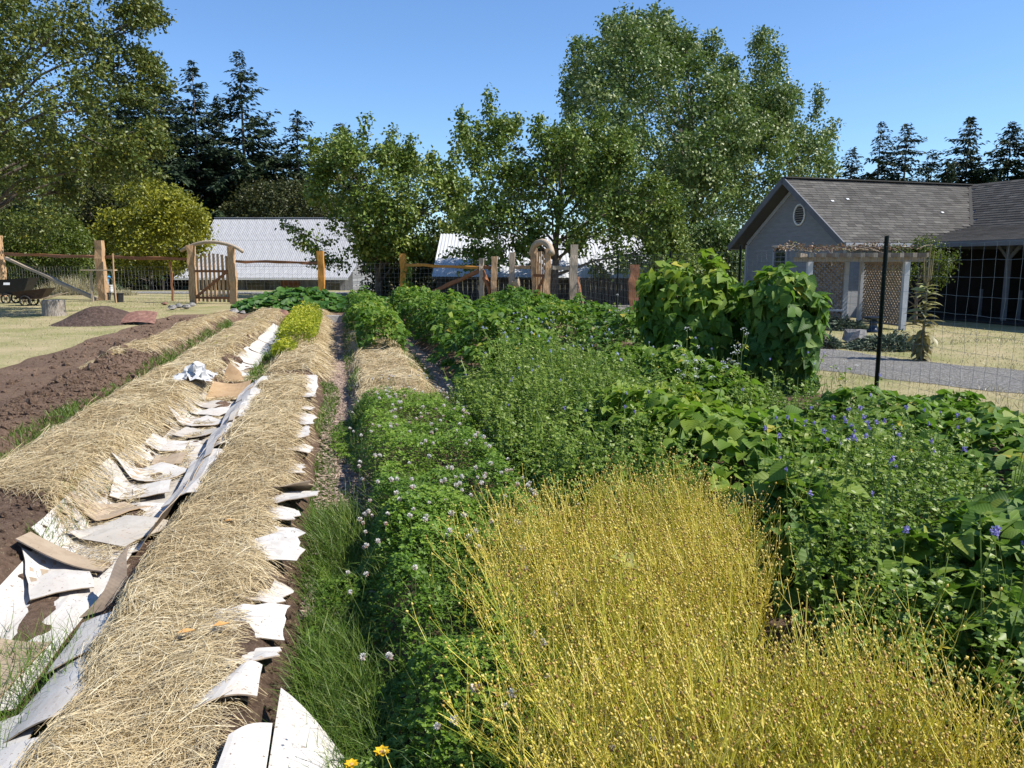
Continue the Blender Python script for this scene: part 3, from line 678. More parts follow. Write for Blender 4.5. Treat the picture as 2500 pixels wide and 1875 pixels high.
BEANS = [BEAN_HI, leaf_t([(0, 0), (.26, .06), (.40, .26), (.36, .52), (.19, .80), (0, 1.1)], .55, .38), leaf_t([(0, 0), (.33, .09), (.48, .30), (.37, .54), (.17, .78), (0, .98)], .12, .08), leaf_t([(0, 0), (.28, .08), (.42, .30), (.33, .55), (.16, .80), (0, 1.0)], -.22, .30)]
BEAN_LO = leaf_t([(0, 0), (.42, .28), (.22, .72), (0, 1.05)], .30, .22)
LANCE = leaf_t([(0, 0), (.16, .45), (0, 1.0)], .3, .3)
OVAL = leaf_t([(0, 0), (.30, .30), (.32, .65), (0, 1.0)], .25, .15)
CLOV = leaf_t([(0, 0), (.36, .40), (.40, .78), (0, .92)], .22, .05)
DIA = (np.array([[0, 0, 0], [-.36, .48, .08], [0, 1, -.1], [.36, .48, .08]]), [np.array([[0, 2, 1], [0, 3, 2]])])
def squash_t():
    n = 15; V = [[0, .45, -.10]]
    for k in range(n):
        a = -math.pi / 2 + 6.2832 * (k + .5) / n; r = .5 * (1 + .09 * math.cos(5 * a + 1.6))
        V.append([r * math.cos(a), .45 + r * math.sin(a) + (0), .05 * math.sin(3 * a)])
    return np.array(V), [np.array([[0, 1 + k, 1 + (k + 1) % n] for k in range(n)])]
SQ = squash_t()

def leaf_parts(parent, origin, mat, T, pos, fr, sc, var, n_parts, name='leaf', lo=None, stuff='foliage', score=None, nb=8):
    """the leaves that show largest become parts of their own, the rest one joined part"""
    Ts = T if isinstance(T, list) else [T]
    N = len(pos); d = np.linalg.norm(pos - A(0, 0, EYE), axis=1)
    s = sc / d if score is None else score
    order = np.argsort(-s); big = order[:n_parts]; rest = order[n_parts:]
    ms = {}
    q = np.clip((var * nb).astype(int), 0, nb - 1)
    for i in big:
        k = (q[i], i % len(Ts))
        if k not in ms:
            T_ = Ts[k[1]]; mb = MB(); mb.V.append(T_[0]); mb.n = len(T_[0]); mb.var.append(np.full(len(T_[0]), (k[0] + .5) / nb))
            for f in T_[1]: mb.F.append(f); mb.mi.append(np.zeros(len(f)))
            ms[k] = mb.mesh(name, mat, smooth=True)
        M = np.eye(4); M[:3, :3] = fr[i] * sc[i]; M[:3, 3] = pos[i] - origin
        link(name, ms[k], parent, mat=Matrix(M.tolist()))
    if len(rest):
        mb = MB(); Ls = [lo] if lo is not None else Ts
        for j, L in enumerate(Ls):
            rj = rest[rest % len(Ls) == j]; scatter(mb, L[0], L[1], pos[rj] - origin, fr[rj], sc[rj], var[rj])
        mb.build(stuff, mat, parent, smooth=True, kind='stuff')
def trifol(p, t, n, size, spread=1.15, off=.25):
    """three leaflets for every leaf"""
    t = norm(t); fr = frames(t, n); n = fr[..., 2]; s = fr[..., 0]; P = []; Fr = []; Z = []
    for k, a in enumerate((-spread, 0, spread)):
        tt = t * math.cos(a) + s * math.sin(a) + rng.normal(0, .16, t.shape); nn = n + rng.normal(0, .28, n.shape) + s * (.35 * math.sin(a))
        P.append(p + t * (size * (off if k == 1 else 0))[:, None]); Fr.append(frames(tt, nn)); Z.append(size * (1.08 if k == 1 else .92) * rng.uniform(.85, 1.15, len(size)))
    return np.concatenate(P), np.concatenate(Fr), np.concatenate(Z)
m_bean = m_leaf('bean_leaf', [(.024, .072, .012), (.040, .110, .016), (.066, .150, .021), (.11, .20, .028), (.16, .24, .035), (.38, .34, .06)], .32, (.16, .34, .02), rough=.58, spec=.25, veins=.06)
m_beanb = m_leaf('bean_leaf_bright', [(.045, .11, .015), (.078, .165, .02), (.13, .225, .028), (.19, .28, .035), (.40, .38, .07)], .36, (.20, .38, .025), rough=.58, spec=.25, veins=.06)
m_stem = m_leaf('green_stem', [(.08, .15, .03), (.17, .25, .07)], .1)

def bean_row(name, label, cx, hw, y0, y1, h, dens, size, n_parts, mat=None, hi=True, seed=0, z0=.12, cat='bean plants', xf=None, base_lo=.05):
    L = y1 - y0; area = L * (2 * hw + 2 * h) * .8; N = int(area * dens)
    y = y0 + L * rng.random(N); ph = np.clip(rng.normal(math.pi / 2, .85, N), 0.02, math.pi - .02)
    cxx = cx + (xf(y) if xf else 0) + .10 * vn(y, y * 0, .9, seed)
    edge = np.minimum(sstep(y0 - .05, y0 + .45, y), 1 - sstep(y1 - .45, y1 + .05, y)); lump = 1 + .34 * vn(y, ph, 1.35, seed + 1) + .22 * vn(y, ph * 1.5, 3.2, seed + 2)
    dep = 1 - rng.exponential(.13, N).clip(0, .6)
    hh = h * lump * (.35 + .65 * edge) * dep; ww = hw * (.75 + .25 * edge) * (1 + .18 * vn(y, ph, 1.0, seed + 5)) * dep
    x = cxx + ww * np.cos(ph); z = z0 + np.sign(np.sin(ph)) * hh * np.sin(ph) ** .65 + base_lo
    out = np.stack([np.cos(ph), (edge < .6) * np.where(y < (y0 + y1) / 2, -1, 1) * .8, np.sin(ph) * .9 + .25], -1)
    n = norm(out) * .7 + A(.12, -.05, .55) + rng.normal(0, .33, (N, 3))
    a = rng.random(N) * 6.28; t = np.stack([np.cos(a), np.sin(a), np.zeros(N)], -1) + out * A(.5, .5, 0) + A(0, 0, -.3)
    sz = size * rng.uniform(.45, 1.25, N)
    P, Fr, Z = trifol(np.stack([x, y, z], -1), t, n, sz)
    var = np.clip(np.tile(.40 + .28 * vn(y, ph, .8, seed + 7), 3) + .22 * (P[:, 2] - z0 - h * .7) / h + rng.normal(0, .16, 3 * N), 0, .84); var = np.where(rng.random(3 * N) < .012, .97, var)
    org = A(cx, (y0 + y1) / 2, 0); o = thing(name, label, cat, org)
    d = np.linalg.norm(P - A(0, 0, EYE), axis=1)
    toc = norm(A(0, 0, EYE) - P); vis = np.abs((Fr[..., 2] * toc).sum(1)) * np.tile(dep, 3) ** 4
    near = d.min() < 9
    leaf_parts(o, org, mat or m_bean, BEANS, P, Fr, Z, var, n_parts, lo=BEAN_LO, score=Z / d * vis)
    mb = MB(); M = int(L * hw * 26)
    for k in range(M):
        yy = y0 + L * rng.random(); xx = cx + (float(xf(np.array(yy))) if xf else 0) + hw * rng.uniform(-.8, .8)
        b0 = A(xx, yy, z0 - .12); b1 = b0 + A(rng.normal(0, .08), rng.normal(0, .08), h * rng.uniform(.6, 1.0) + .1)
        mb.tube([b0, (b0 + b1) / 2 + rng.normal(0, .02, 3), b1], [.004, .0035, .002], 3, rng.random(), cap=False)
    shift(mb, org).build('stem', m_stem, o, kind='stuff')
    return o
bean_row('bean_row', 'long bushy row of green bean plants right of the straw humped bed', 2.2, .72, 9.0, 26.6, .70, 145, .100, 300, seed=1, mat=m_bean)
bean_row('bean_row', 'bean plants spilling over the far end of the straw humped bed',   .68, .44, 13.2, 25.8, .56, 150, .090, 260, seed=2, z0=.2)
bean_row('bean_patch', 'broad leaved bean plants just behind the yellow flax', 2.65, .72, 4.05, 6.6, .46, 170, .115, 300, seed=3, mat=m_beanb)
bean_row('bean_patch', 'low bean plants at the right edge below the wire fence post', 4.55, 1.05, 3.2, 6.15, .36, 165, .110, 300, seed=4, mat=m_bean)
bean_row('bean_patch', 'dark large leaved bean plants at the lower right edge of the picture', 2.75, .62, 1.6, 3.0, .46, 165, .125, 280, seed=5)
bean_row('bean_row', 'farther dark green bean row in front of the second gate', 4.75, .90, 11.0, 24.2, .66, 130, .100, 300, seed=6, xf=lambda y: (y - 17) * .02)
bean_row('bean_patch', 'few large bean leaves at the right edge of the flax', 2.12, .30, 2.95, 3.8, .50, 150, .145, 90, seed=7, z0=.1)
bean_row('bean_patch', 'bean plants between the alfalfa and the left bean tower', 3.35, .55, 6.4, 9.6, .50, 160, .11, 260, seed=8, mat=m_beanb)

# ------------------------------------------------------------------ bean towers
def tower(label, cx, cy, rx, ry, h, N, size, seed, mat, np_=300):
    org = A(cx, cy, .12); o = thing('bean_tower', label, 'climbing beans', org)
    ph = rng.random(N) * 6.2832; v = rng.random(N) ** .9; dep = 1 - rng.exponential(.10, N).clip(0, .5)
    prof = np.where(v < .82, 1 - .18 * (v - .45) ** 2 * 4, 1 - .04 - ((v - .82) / .18) ** 2 * .72)
    lump = 1 + .30 * vn(np.cos(ph) * 1.6 + seed, np.sin(ph) * 1.6 + v * 3, 1.3, seed) + .16 * vn(ph * 3, v * 7, 1.5, seed + 1) + .10 * (v > .6)
    r = prof * lump * dep
    x = cx + rx * r * np.cos(ph); y = cy + ry * r * np.sin(ph); z = .15 + h * v * (1 + .13 * vn(np.cos(ph) * 2, np.sin(ph) * 2, 1.5, seed + 2)) + rng.normal(0, .05, N)
    radial = np.stack([np.cos(ph), np.sin(ph), np.zeros(N)], -1); topw = sstep(.72, 1, v)[:, None]
    n = radial * (1 - topw * .7) + A(0, 0, 1) * (.30 + topw) + rng.normal(0, .30, (N, 3))
    t = A(0, 0, -1) * (1.0 - .75 * topw) + radial * (.35 + .3 * topw) + rng.normal(0, .30, (N, 3))
    P, Fr, Z = trifol(np.stack([x, y, z], -1), t, n, size * rng.uniform(.6, 1.25, N), 1.0)
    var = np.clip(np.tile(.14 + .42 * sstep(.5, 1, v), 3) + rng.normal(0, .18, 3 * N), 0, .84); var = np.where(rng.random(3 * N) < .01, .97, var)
    d = np.linalg.norm(P - A(0, 0, EYE), axis=1); toc = norm(A(0, 0, EYE) - A(cx, cy, .8))
    vis = np.tile(((radial * toc).sum(1) > -.2) * dep ** 4 + topw[:, 0] * .5, 3)
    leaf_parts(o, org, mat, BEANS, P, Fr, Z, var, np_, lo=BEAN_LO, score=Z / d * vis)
    for k in range(9):
        a = 6.2832 * k / 9 + .2; mb = MB()
        p0 = A(.85 * rx * math.cos(a), .85 * ry * math.sin(a), -.1); p1 = A(.72 * rx * math.cos(a), .72 * ry * math.sin(a), h * .92)
        q = [p0 + (p1 - p0) * s + A(.02 * math.sin(9 * s + a), .02 * math.cos(7 * s), 0) for s in np.linspace(0, 1, 6)]
        mb.tube(q, .008, 5); mb.build('vine_stem', m_stem, o)
    for k in range(4):
        a = 1.5708 * k + .5; mb = MB(); mb.tube([A(.6 * rx * math.cos(a), .6 * ry * math.sin(a), -.12), A(.5 * rx * math.cos(a), .5 * ry * math.sin(a), h * .95)], .012, 6); mb.build('pole', m_wood_g, o)
    return o
m_wood_g = m_plain('weathered_pole', [(.16, .12, .08), (.28, .22, .15)], 12, .9, .4, sc3=(6, 6, .6))
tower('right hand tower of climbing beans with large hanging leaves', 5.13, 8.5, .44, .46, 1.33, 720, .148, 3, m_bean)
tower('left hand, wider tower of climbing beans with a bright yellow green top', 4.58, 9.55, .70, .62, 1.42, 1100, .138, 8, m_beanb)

# ------------------------------------------------------------------ squash
m_squash = m_leaf('squash_leaf', [(.018, .070, .012), (.030, .100, .016), (.05, .135, .022), (.08, .165, .03)], .28, (.14, .30, .03), rough=.55)
def squash(label, cx, cy, rx, ry, h, N, size, np_, seed):
    org = A(cx, cy, 0); o = thing('squash_plant', label, 'squash plant', org)
    a = rng.random(N) * 6.2832; r = np.sqrt(rng.random(N)); x = cx + rx * r * np.cos(a); y = cy + ry * r * np.sin(a)
    hh = h * np.clip(1 - r ** 2.6, 0, 1) * (.8 + .3 * vn(x, y, 1.1, seed)); z = .12 + hh * rng.uniform(.75, 1.05, N)
    out = np.stack([np.cos(a) * r, np.sin(a) * r, np.zeros(N)], -1)
    n = out * .8 + A(.2, -.35, .95) + rng.normal(0, .28, (N, 3)); b = rng.random(N) * 6.28
    t = np.stack([np.cos(b), np.sin(b), np.zeros(N)], -1) + out + A(0, -.4, -.15)
    P = np.stack([x, y, z], -1); Fr = frames(t, n); Z = size * rng.uniform(.6, 1.2, N); var = np.clip(rng.normal(.5, .22, N), 0, .999)
    leaf_parts(o, org, m_squash, SQ, P, Fr, Z, var, np_, score=Z / np.linalg.norm(P, axis=1) * (1 + .4 * (z > .3) - .6 * (y > cy + ry * .5)))
    return o
squash('sprawling squash plant with big round leaves in front of the orange post', -1.5, 29.6, 2.15, 2.0, .72, 760, .26, 300, 1)
squash('lower squash vines trailing right towards the bean rows', 1.15, 28.6, 1.5, 1.6, .42, 330, .22, 200, 2)
# trailing vine leaves in front on the bed end
# ------------------------------------------------------------------ clover
m_clover = m_leaf('clover_leaf', [(.055, .125, .016), (.10, .20, .024), (.16, .27, .036), (.24, .33, .07)], .30, (.14, .32, .02), rough=.5)
m_clfl = m_leaf('clover_flower', [(.30, .16, .10), (.62, .48, .42), (.72, .66, .60), (.80, .78, .72)], .25, rough=.8)
def clover(label, x0, x1, y0, y1, N, h, nfl, seed):
    org = A((x0 + x1) / 2, (y0 + y1) / 2, 0); o = thing('clover_patch', label, 'clover', org)
    y = y0 + (y1 - y0) * rng.random(N) ** 1.25; x = rng.uniform(x0 - .06, x1 + .06, N) + .20 * vn(y, y * 0, 1.3, seed)
    top = h * (.7 + .6 * fbm(x, y, 1.6, seed) + .40 * vn(x, y, 5, seed)) * (1 - .6 * (1 - sstep(0, .3, np.minimum(x - x0, x1 - x))))
    top = top * (.25 + .75 * sstep(-.1, .7, np.minimum(y - y0, y1 - y) + .35 * vn(x, y, 2.2, seed + 9)))
    z = soil_z(x, y) + np.maximum(.02, top * (1 - rng.exponential(.22, N)))
    side = -(1 - sstep(0, .2, x - x0)) + (1 - sstep(0, .2, x1 - x))
    n = np.stack([side * .8, np.zeros(N), np.ones(N)], -1) + A(.25, -.1, 0) + rng.normal(0, .30, (N, 3)); a = rng.random(N) * 6.28
    sz = rng.uniform(.013, .024, N)
    P, Fr, Z = trifol(np.stack([x, y, z], -1), np.stack([np.cos(a), np.sin(a), rng.normal(0, .2, N)], -1), n, sz, 2.0, 0)
    mb = MB(); var = np.clip(np.tile(.4 + .35 * vn(x, y, 1.3, seed + 3), 3) + rng.normal(0, .17, 3 * N), 0, 1)
    scatter(mb, DIA[0] * A(1.15, .95, 1), DIA[1], P - org, Fr, Z * 1.05, var)
    mb.build('foliage', m_clover, o, kind='stuff', smooth=True)
    M = int(N * .12); i = rng.integers(0, N, M); mb = MB()
    blades(mb, x[i], y[i], soil_z(x[i], y[i]), rng.uniform(.12, .26, M), rng.uniform(.002, .005, M), .5); shift(mb, org).build('grass_blades', m_grass, o, kind='stuff')
    ms = []
    for s in range(3):
        r = np.random.default_rng(s); mb = MB(); dirs = norm(r.normal(0, 1, (46, 3)) + A(0, 0, .25))
        scatter(mb, LANCE[0] * A(2.2, 1, 1), LANCE[1], dirs * .0035, frames(dirs, r.normal(0, 1, (46, 3))), np.full(46, .0105), np.clip(.62 + .4 * dirs[:, 2] + r.normal(0, .12, 46) - (.35 if s == 2 else 0), 0, 1))
        ms.append(mb.mesh('flower', m_clfl))
    st = MB()
    for k in range(nfl):
        yy = y0 + (y1 - y0) * rng.random() ** 1.1; xx = rng.uniform(x0, x1); zz = float(soil_z(np.array(xx), np.array(yy))) + h * (.85 + .45 * float(fbm(np.array(xx), np.array(yy), 1.8, seed))) + rng.uniform(.02, .07)
        M4 = Matrix.Translation(tuple(A(xx, yy, zz) - org)) @ Matrix.Rotation(rng.random() * 6, 4, 'Z') @ Matrix.Rotation(rng.normal(0, .4), 4, 'X') @ Matrix.Scale(rng.uniform(.8, 1.25), 4)
        link('flower', ms[rng.choice(3, p=[.45, .35, .2])], o, mat=M4)
        st.tube([A(xx + rng.normal(0, .03), yy + rng.normal(0, .03), zz - .16), A(xx, yy, zz)], [.0015, .0012], 3, .6, cap=False)
    shift(st, org).build('flower_stems', m_stem, o, kind='stuff')
clover('thick green clover with white and brownish flower heads right of the path', .06, 1.36, 3.5, 8.5, 23000, .24, 210, 5)
clover('dark clover and grass in the shade left of the yellow flax', -.02, .85, 1.7, 4.5, 12000, .22, 30, 6)
strip('grass', 'coarse grass in the shade between cardboard and flax', -.02, .65, 2.0, 5.6, 3600, .10, .24, .004, thr=-.6, seed=15)

# ------------------------------------------------------------------ flax
m_flax = m_leaf('flax_stem', [(.11, .19, .03), (.36, .39, .05), (.62, .54, .08), (.70, .55, .13)], .3, (.65, .55, .03), rough=.5)
m_caps = m_leaf('flax_capsule', [(.24, .12, .04), (.44, .29, .07), (.56, .44, .09), (.60, .50, .13)], .15, rough=.5)
def inpoly(x, y, P):
    c = np.zeros(len(x), bool); j = len(P) - 1
    for i in range(len(P)):
        xi, yi = P[i]; xj, yj = P[j]
        c ^= ((yi > y) != (yj > y)) & (x < (xj - xi) * (y - yi) / (yj - yi + 1e-12) + xi); j = i
    return c
FP = [(.72, 3.60), (.62, 2.8), (.56, 2.1), (.50, 1.0), (2.1, .9), (1.66, 1.42), (1.42, 1.72), (1.46, 2.2), (1.64, 2.75), (1.88, 3.3), (1.72, 3.6), (1.2, 3.72)]
org = A(1.1, 2.4, 0); flax = thing('flax_stand', 'dense stand of ripe yellow flax with round seed capsules', 'flax', org)
N0 = 9000; x = rng.uniform(.3, 2.2, N0); y = rng.uniform(.95, 3.9, N0); k = inpoly(x, y, FP) & (vn(x, y, 3.0, 4) > -.62); x, y = x[k], y[k]; k = np.arange(len(x)) < np.where(y < 2.0, 3200, 1800); x, y = x[k], y[k]; N = len(x)
stems = MB(); CP = []; leafP = []; leafT = []; leafV = []
ex = .30 * (x - 1.05) + .0
for i in range(N):
    hgt = rng.uniform(.40, .60) * (1.22 if rng.random() < .12 else 1) * (1 - .12 * (x[i] < .7)) * (1 + .20 * float(vn(x[i], y[i], 2.6, 33))); yel = np.clip(rng.normal(.52, .25) + .42 * float(vn(x[i], y[i], 1.9, 9)), 0, 1)
    out = (-.34 if x[i] < .74 else 0) * rng.random() ** 1.5; lx = rng.normal(0, .08) + .05 * (x[i] - 1.1) + out + .10 * float(vn(x[i], y[i], 2.6, 34)); ly = rng.normal(0, .09) - .06 * (y[i] < 1.8) + .08 * float(vn(x[i], y[i], 2.6, 35))
    b0 = A(x[i], y[i], .06); S_ = np.linspace(0, 1, 5)
    C = b0 + np.stack([lx * S_ ** 1.5, ly * S_ ** 1.5, hgt * S_], -1)
    a = rng.random() * 3.14; sd = A(math.cos(a), math.sin(a), 0) * .0014
    V = np.concatenate([C - sd, C + sd]); stems.add(V, np.array([[q, q + 5, q + 6, q + 1] for q in range(4)]), yel * .85 - .1)
    for q in range(12):
        s = rng.uniform(.08, .85); leafP.append(b0 + A(lx * s ** 1.5, ly * s ** 1.5, hgt * s)); aa = rng.random() * 6.28
        leafT.append(A(math.cos(aa), math.sin(aa), rng.uniform(.3, 1.4))); leafV.append(np.clip(yel - .25 + .4 * s + rng.normal(0, .12), 0, 1))
    nb = rng.integers(4, 8)
    for q in range(nb):
        s = rng.uniform(.55, .96); p = b0 + A(lx * s ** 1.5, ly * s ** 1.5, hgt * s); aa = rng.random() * 6.28; l = rng.uniform(.06, .17)
        d1 = A(math.cos(aa) * .75, math.sin(aa) * .75, rng.uniform(.6, 1.1)); p1 = p + norm(d1) * l * .6; p2 = p1 + norm(d1 * A(.5, .5, 1)) * l * .5
        sd2 = A(-math.sin(aa), math.cos(aa), 0) * .0008
        V = np.array([p - sd2, p + sd2, p1 - sd2, p1 + sd2, p2 - sd2 * .7, p2 + sd2 * .7]); stems.add(V, st_f[0], min(1, yel + .15)); CP.append((p2, norm(p2 - p1), yel))
        if rng.random() < .5:
            aa += rng.uniform(.8, 2); p3 = p1 + norm(A(math.cos(aa) * .7, math.sin(aa) * .7, .9)) * l * .45
            V = np.array([p1 - sd2, p1 + sd2, (p1 + p3) / 2 - sd2, (p1 + p3) / 2 + sd2, p3 - sd2 * .7, p3 + sd2 * .7]); stems.add(V, st_f[0], min(1, yel + .1)); CP.append((p3, norm(p3 - p1), yel))
LP = np.array(leafP); LT = np.array(leafT)
scatter(stems, LANCE[0] * A(.7, 1, 1), LANCE[1], LP, frames(LT, rng.normal(0, 1, LT.shape)), rng.uniform(.020, .042, len(LP)), np.array(leafV))
shift(stems, org).build('stems', m_flax, flax, kind='stuff')
def capsule_t():
    mb = MB(); mb.lathe((0, 0, 0), [(.30, 0), (1.05, .9), (.05, 2.1)], 4); return np.concatenate(mb.V), [np.concatenate([f for f in mb.F if f.shape[1] == 4])]
CT = capsule_t(); CT = (CT[0][:, [0, 2, 1]] * A(1, 1, -1), CT[1])
cp = np.array([c[0] for c in CP]); ct = np.array([c[1] for c in CP]); cv = np.clip(np.array([c[2] for c in CP]) * .5 + rng.normal(.25, .30, len(CP)), 0, .999)
leaf_parts(flax, org, m_caps, CT, cp, frames(ct + rng.normal(0, .15, ct.shape), rng.normal(0, 1, ct.shape)), rng.uniform(.0034, .0053, len(cp)), cv, 300, name='seed_capsule', stuff='seed_capsules', score=(cp[:, 2] > .45) / np.linalg.norm(cp - A(0, 0, EYE), axis=1) * ((cp @ fh) > 1.75))
# a fallen maple leaf caught on the flax
mb = MB(); out = []
for k in range(10):
    a = -math.pi / 2 + 6.2832 * k / 10; r = .062 if k % 2 == 1 else .034
    out.append((r * math.cos(a), r * math.sin(a), .006 * math.cos(2 * a)))
mb.poly([(0, 0, -.006)] + out, [[0, 1 + k, 1 + (k + 1) % 10] for k in range(10)])
p = G(1525, 1365, .60); o = mb.build('fallen_leaf', m_leaf('fallen_leaf', [(.22, .22, .05), (.3, .3, .08)], .3), label='olive green fallen leaf caught on top of the flax', cat='leaf', loc=tuple(p)); o.rotation_euler = (.5, .1, .4)

# ------------------------------------------------------------------ alfalfa
m_alf = m_leaf('alfalfa_leaf', [(.055, .12, .018), (.09, .175, .026), (.145, .235, .038), (.22, .30, .07)], .32, (.14, .28, .03))
m_purp = m_leaf('purple_flower', [(.17, .13, .42), (.30, .26, .58), (.44, .41, .70)], .3)
m_pale = m_leaf('pale_blue_flower', [(.34, .36, .60), (.50, .54, .74), (.66, .70, .80)], .3)
def alfalfa(label, poly, nst, h, nfl, mfl, seed, lsz=.026):
    P0 = np.array(poly); org = A(*P0.mean(0), 0); o = thing('alfalfa_patch', label, 'alfalfa', org)
    x = rng.uniform(P0[:, 0].min(), P0[:, 0].max(), nst * 4); y = rng.uniform(P0[:, 1].min(), P0[:, 1].max(), nst * 4); k = inpoly(x, y, poly); x, y = x[k][:nst], y[k][:nst]; n = len(x)
    st = MB(); LPs = []; LTs = []; tops = []
    for i in range(n):
        tl_ = rng.random() < .22; hg = h * (rng.uniform(1.15, 1.5) if tl_ else rng.uniform(.5, 1.05)) * (1 + .32 * float(vn(x[i], y[i], 1.4, seed))); l = rng.normal(0, .16, 2) * hg
        b0 = A(x[i], y[i], .13); q = np.linspace(0, 1, 4); C = b0 + np.stack([l[0] * q ** 1.6, l[1] * q ** 1.6, hg * q], -1); a = rng.random() * 3.14; sd = A(math.cos(a), math.sin(a), 0) * (.0022 if tl_ else .0014)
        st.add(np.concatenate([C - sd, C + sd]), np.array([[j, j + 4, j + 5, j + 1] for j in range(3)]), rng.random())
        tops.append(C[-1]); m = 16
        s = rng.uniform(.2, 1, m) ** (1.3 if tl_ else .9); aa = rng.random(m) * 6.28; rr = rng.uniform(.01, .075, m) * (1.15 - s)
        LPs.append(b0 + np.stack([l[0] * s ** 1.6 + rr * np.cos(aa), l[1] * s ** 1.6 + rr * np.sin(aa), hg * s], -1)); LTs.append(np.stack([np.cos(aa), np.sin(aa), rng.uniform(-.2, .6, m)], -1))
    LPs = np.concatenate(LPs); LTs = np.concatenate(LTs); M = len(LPs)
    P, Fr, Z = trifol(LPs, LTs, A(.3, -.1, 1) + rng.normal(0, .33, (M, 3)), rng.uniform(.7, 1.3, M) * lsz, .9, .15)
    var = np.clip(.3 + .6 * (P[:, 2] - .2) / h * .6 + rng.normal(0, .2, len(P)), 0, 1)
    mb = MB(); scatter(mb, DIA[0], DIA[1], P - org, Fr, Z, var); mb.build('foliage', m_alf, o, kind='stuff', smooth=True)
    shift(st, org).build('stems', m_stem, o, kind='stuff')
    ms = []
    for s in range(3):
        r = np.random.default_rng(s + 5); mb = MB(); K = 22; d = norm(r.normal(0, 1, (K, 3))); scatter(mb, OVAL[0], OVAL[1], np.stack([d[:, 0] * .002, d[:, 1] * .002, r.uniform(-.008, .012, K)], -1), frames(d + A(0, 0, .3), r.normal(0, 1, (K, 3))), np.full(K, .011), r.random(K)); ms.append(mb.mesh('flower', mfl))
    tops = np.array(tops); idx = np.argsort(-tops[:, 2] + rng.normal(0, .08, n))[:nfl]
    for i in idx:
        link('flower', ms[rng.integers(3)], o, mat=Matrix.Translation(tuple(tops[i] - org + A(0, 0, .01))) @ Matrix.Rotation(rng.random() * 6, 4, 'Z') @ Matrix.Rotation(rng.normal(0, .3), 4, 'X') @ Matrix.Scale(rng.uniform(.6, 1.1), 4))
    return o
alfalfa('feathery alfalfa with pale blue flowers in front of the bean towers', [(1.55, 6.0), (2.1, 5.6), (3.0, 6.4), (3.0, 10.2), (1.9, 10.0), (1.6, 8)], 1250, .54, 55, m_pale, 3)
alfalfa('alfalfa with small purple flowers at the right among the bean leaves', [(1.45, 1.9), (2.1, 1.6), (2.6, 2.8), (3.5, 3.3), (4.0, 4.8), (4.3, 7.4), (3.6, 7.8), (3.2, 5.5), (2.4, 4.2), (2.05, 3.3), (1.75, 2.6)], 1250, .46, 70, m_purp, 4)
alfalfa('small dark alfalfa clump between the clover and the flax', [(1.12, 4.2), (1.9, 3.95), (2.2, 4.4), (2.0, 5.6), (1.6, 6.2), (1.6, 8.3), (1.12, 8.2)], 800, .36, 14, m_purp, 5)

# ------------------------------------------------------------------ yellow green plants on the far bed
m_yg = m_leaf('yellow_green_leaf', [(.10, .16, .012), (.17, .24, .018), (.26, .32, .025), (.38, .40, .05)], .35, (.4, .5, .03))
def yellowgreen(label, x0, x1, y0, y1, N, h, seed):
    org = A((x0 + x1) / 2, (y0 + y1) / 2, 0); o = thing('buckwheat_patch', label, 'plants', org)
    x = rng.uniform(x0, x1, N); y = rng.uniform(y0, y1, N); hh = h * (.75 + .35 * vn(x, y, 1.0, seed)) * (.6 + .4 * sstep(0, .15, np.minimum(x - x0, x1 - x)))
    z = .2 + hh * rng.random(N) ** .55; n = A(0, 0, 1) + rng.normal(0, .6, (N, 3)); a = rng.random(N) * 6.28
    mb = MB(); scatter(mb, BEAN_LO[0], BEAN_LO[1], np.stack([x, y, z], -1) - org, frames(np.stack([np.cos(a), np.sin(a), rng.normal(-.2, .3, N)], -1), n), rng.uniform(.03, .06, N), np.clip(.2 + .7 * (z - .2) / h + rng.normal(0, .15, N), 0, 1))
    mb.build('foliage', m_yg, o, kind='stuff', smooth=True); mb = MB()
    for k in range(160):
        q = A(rng.uniform(x0, x1), rng.uniform(y0, y1), .18); mb.tube([q, q + A(rng.normal(0, .04), rng.normal(0, .04), h * rng.uniform(.6, 1))], [.005, .003], 3, cap=False)
    shift(mb, org).build('stems', m_yg, o, kind='stuff')
yellowgreen('tall bright yellow green buckwheat on the far straw bed', -1.12, -.42, 14.6, 22.0, 7000, .50, 2)
yellowgreen('low clump of yellow green seedlings in front of the tall buckwheat', -1.08, -.72, 13.2, 14.3, 650, .20, 3)
yellowgreen('thin green seedlings on the straw left of the trench', -2.3, -1.9, 14.0, 16.2, 300, .10, 4)
yellowgreen('sparse green weeds on the far straw beside the trench', -2.4, -1.8, 18.0, 24, 420, .08, 5)

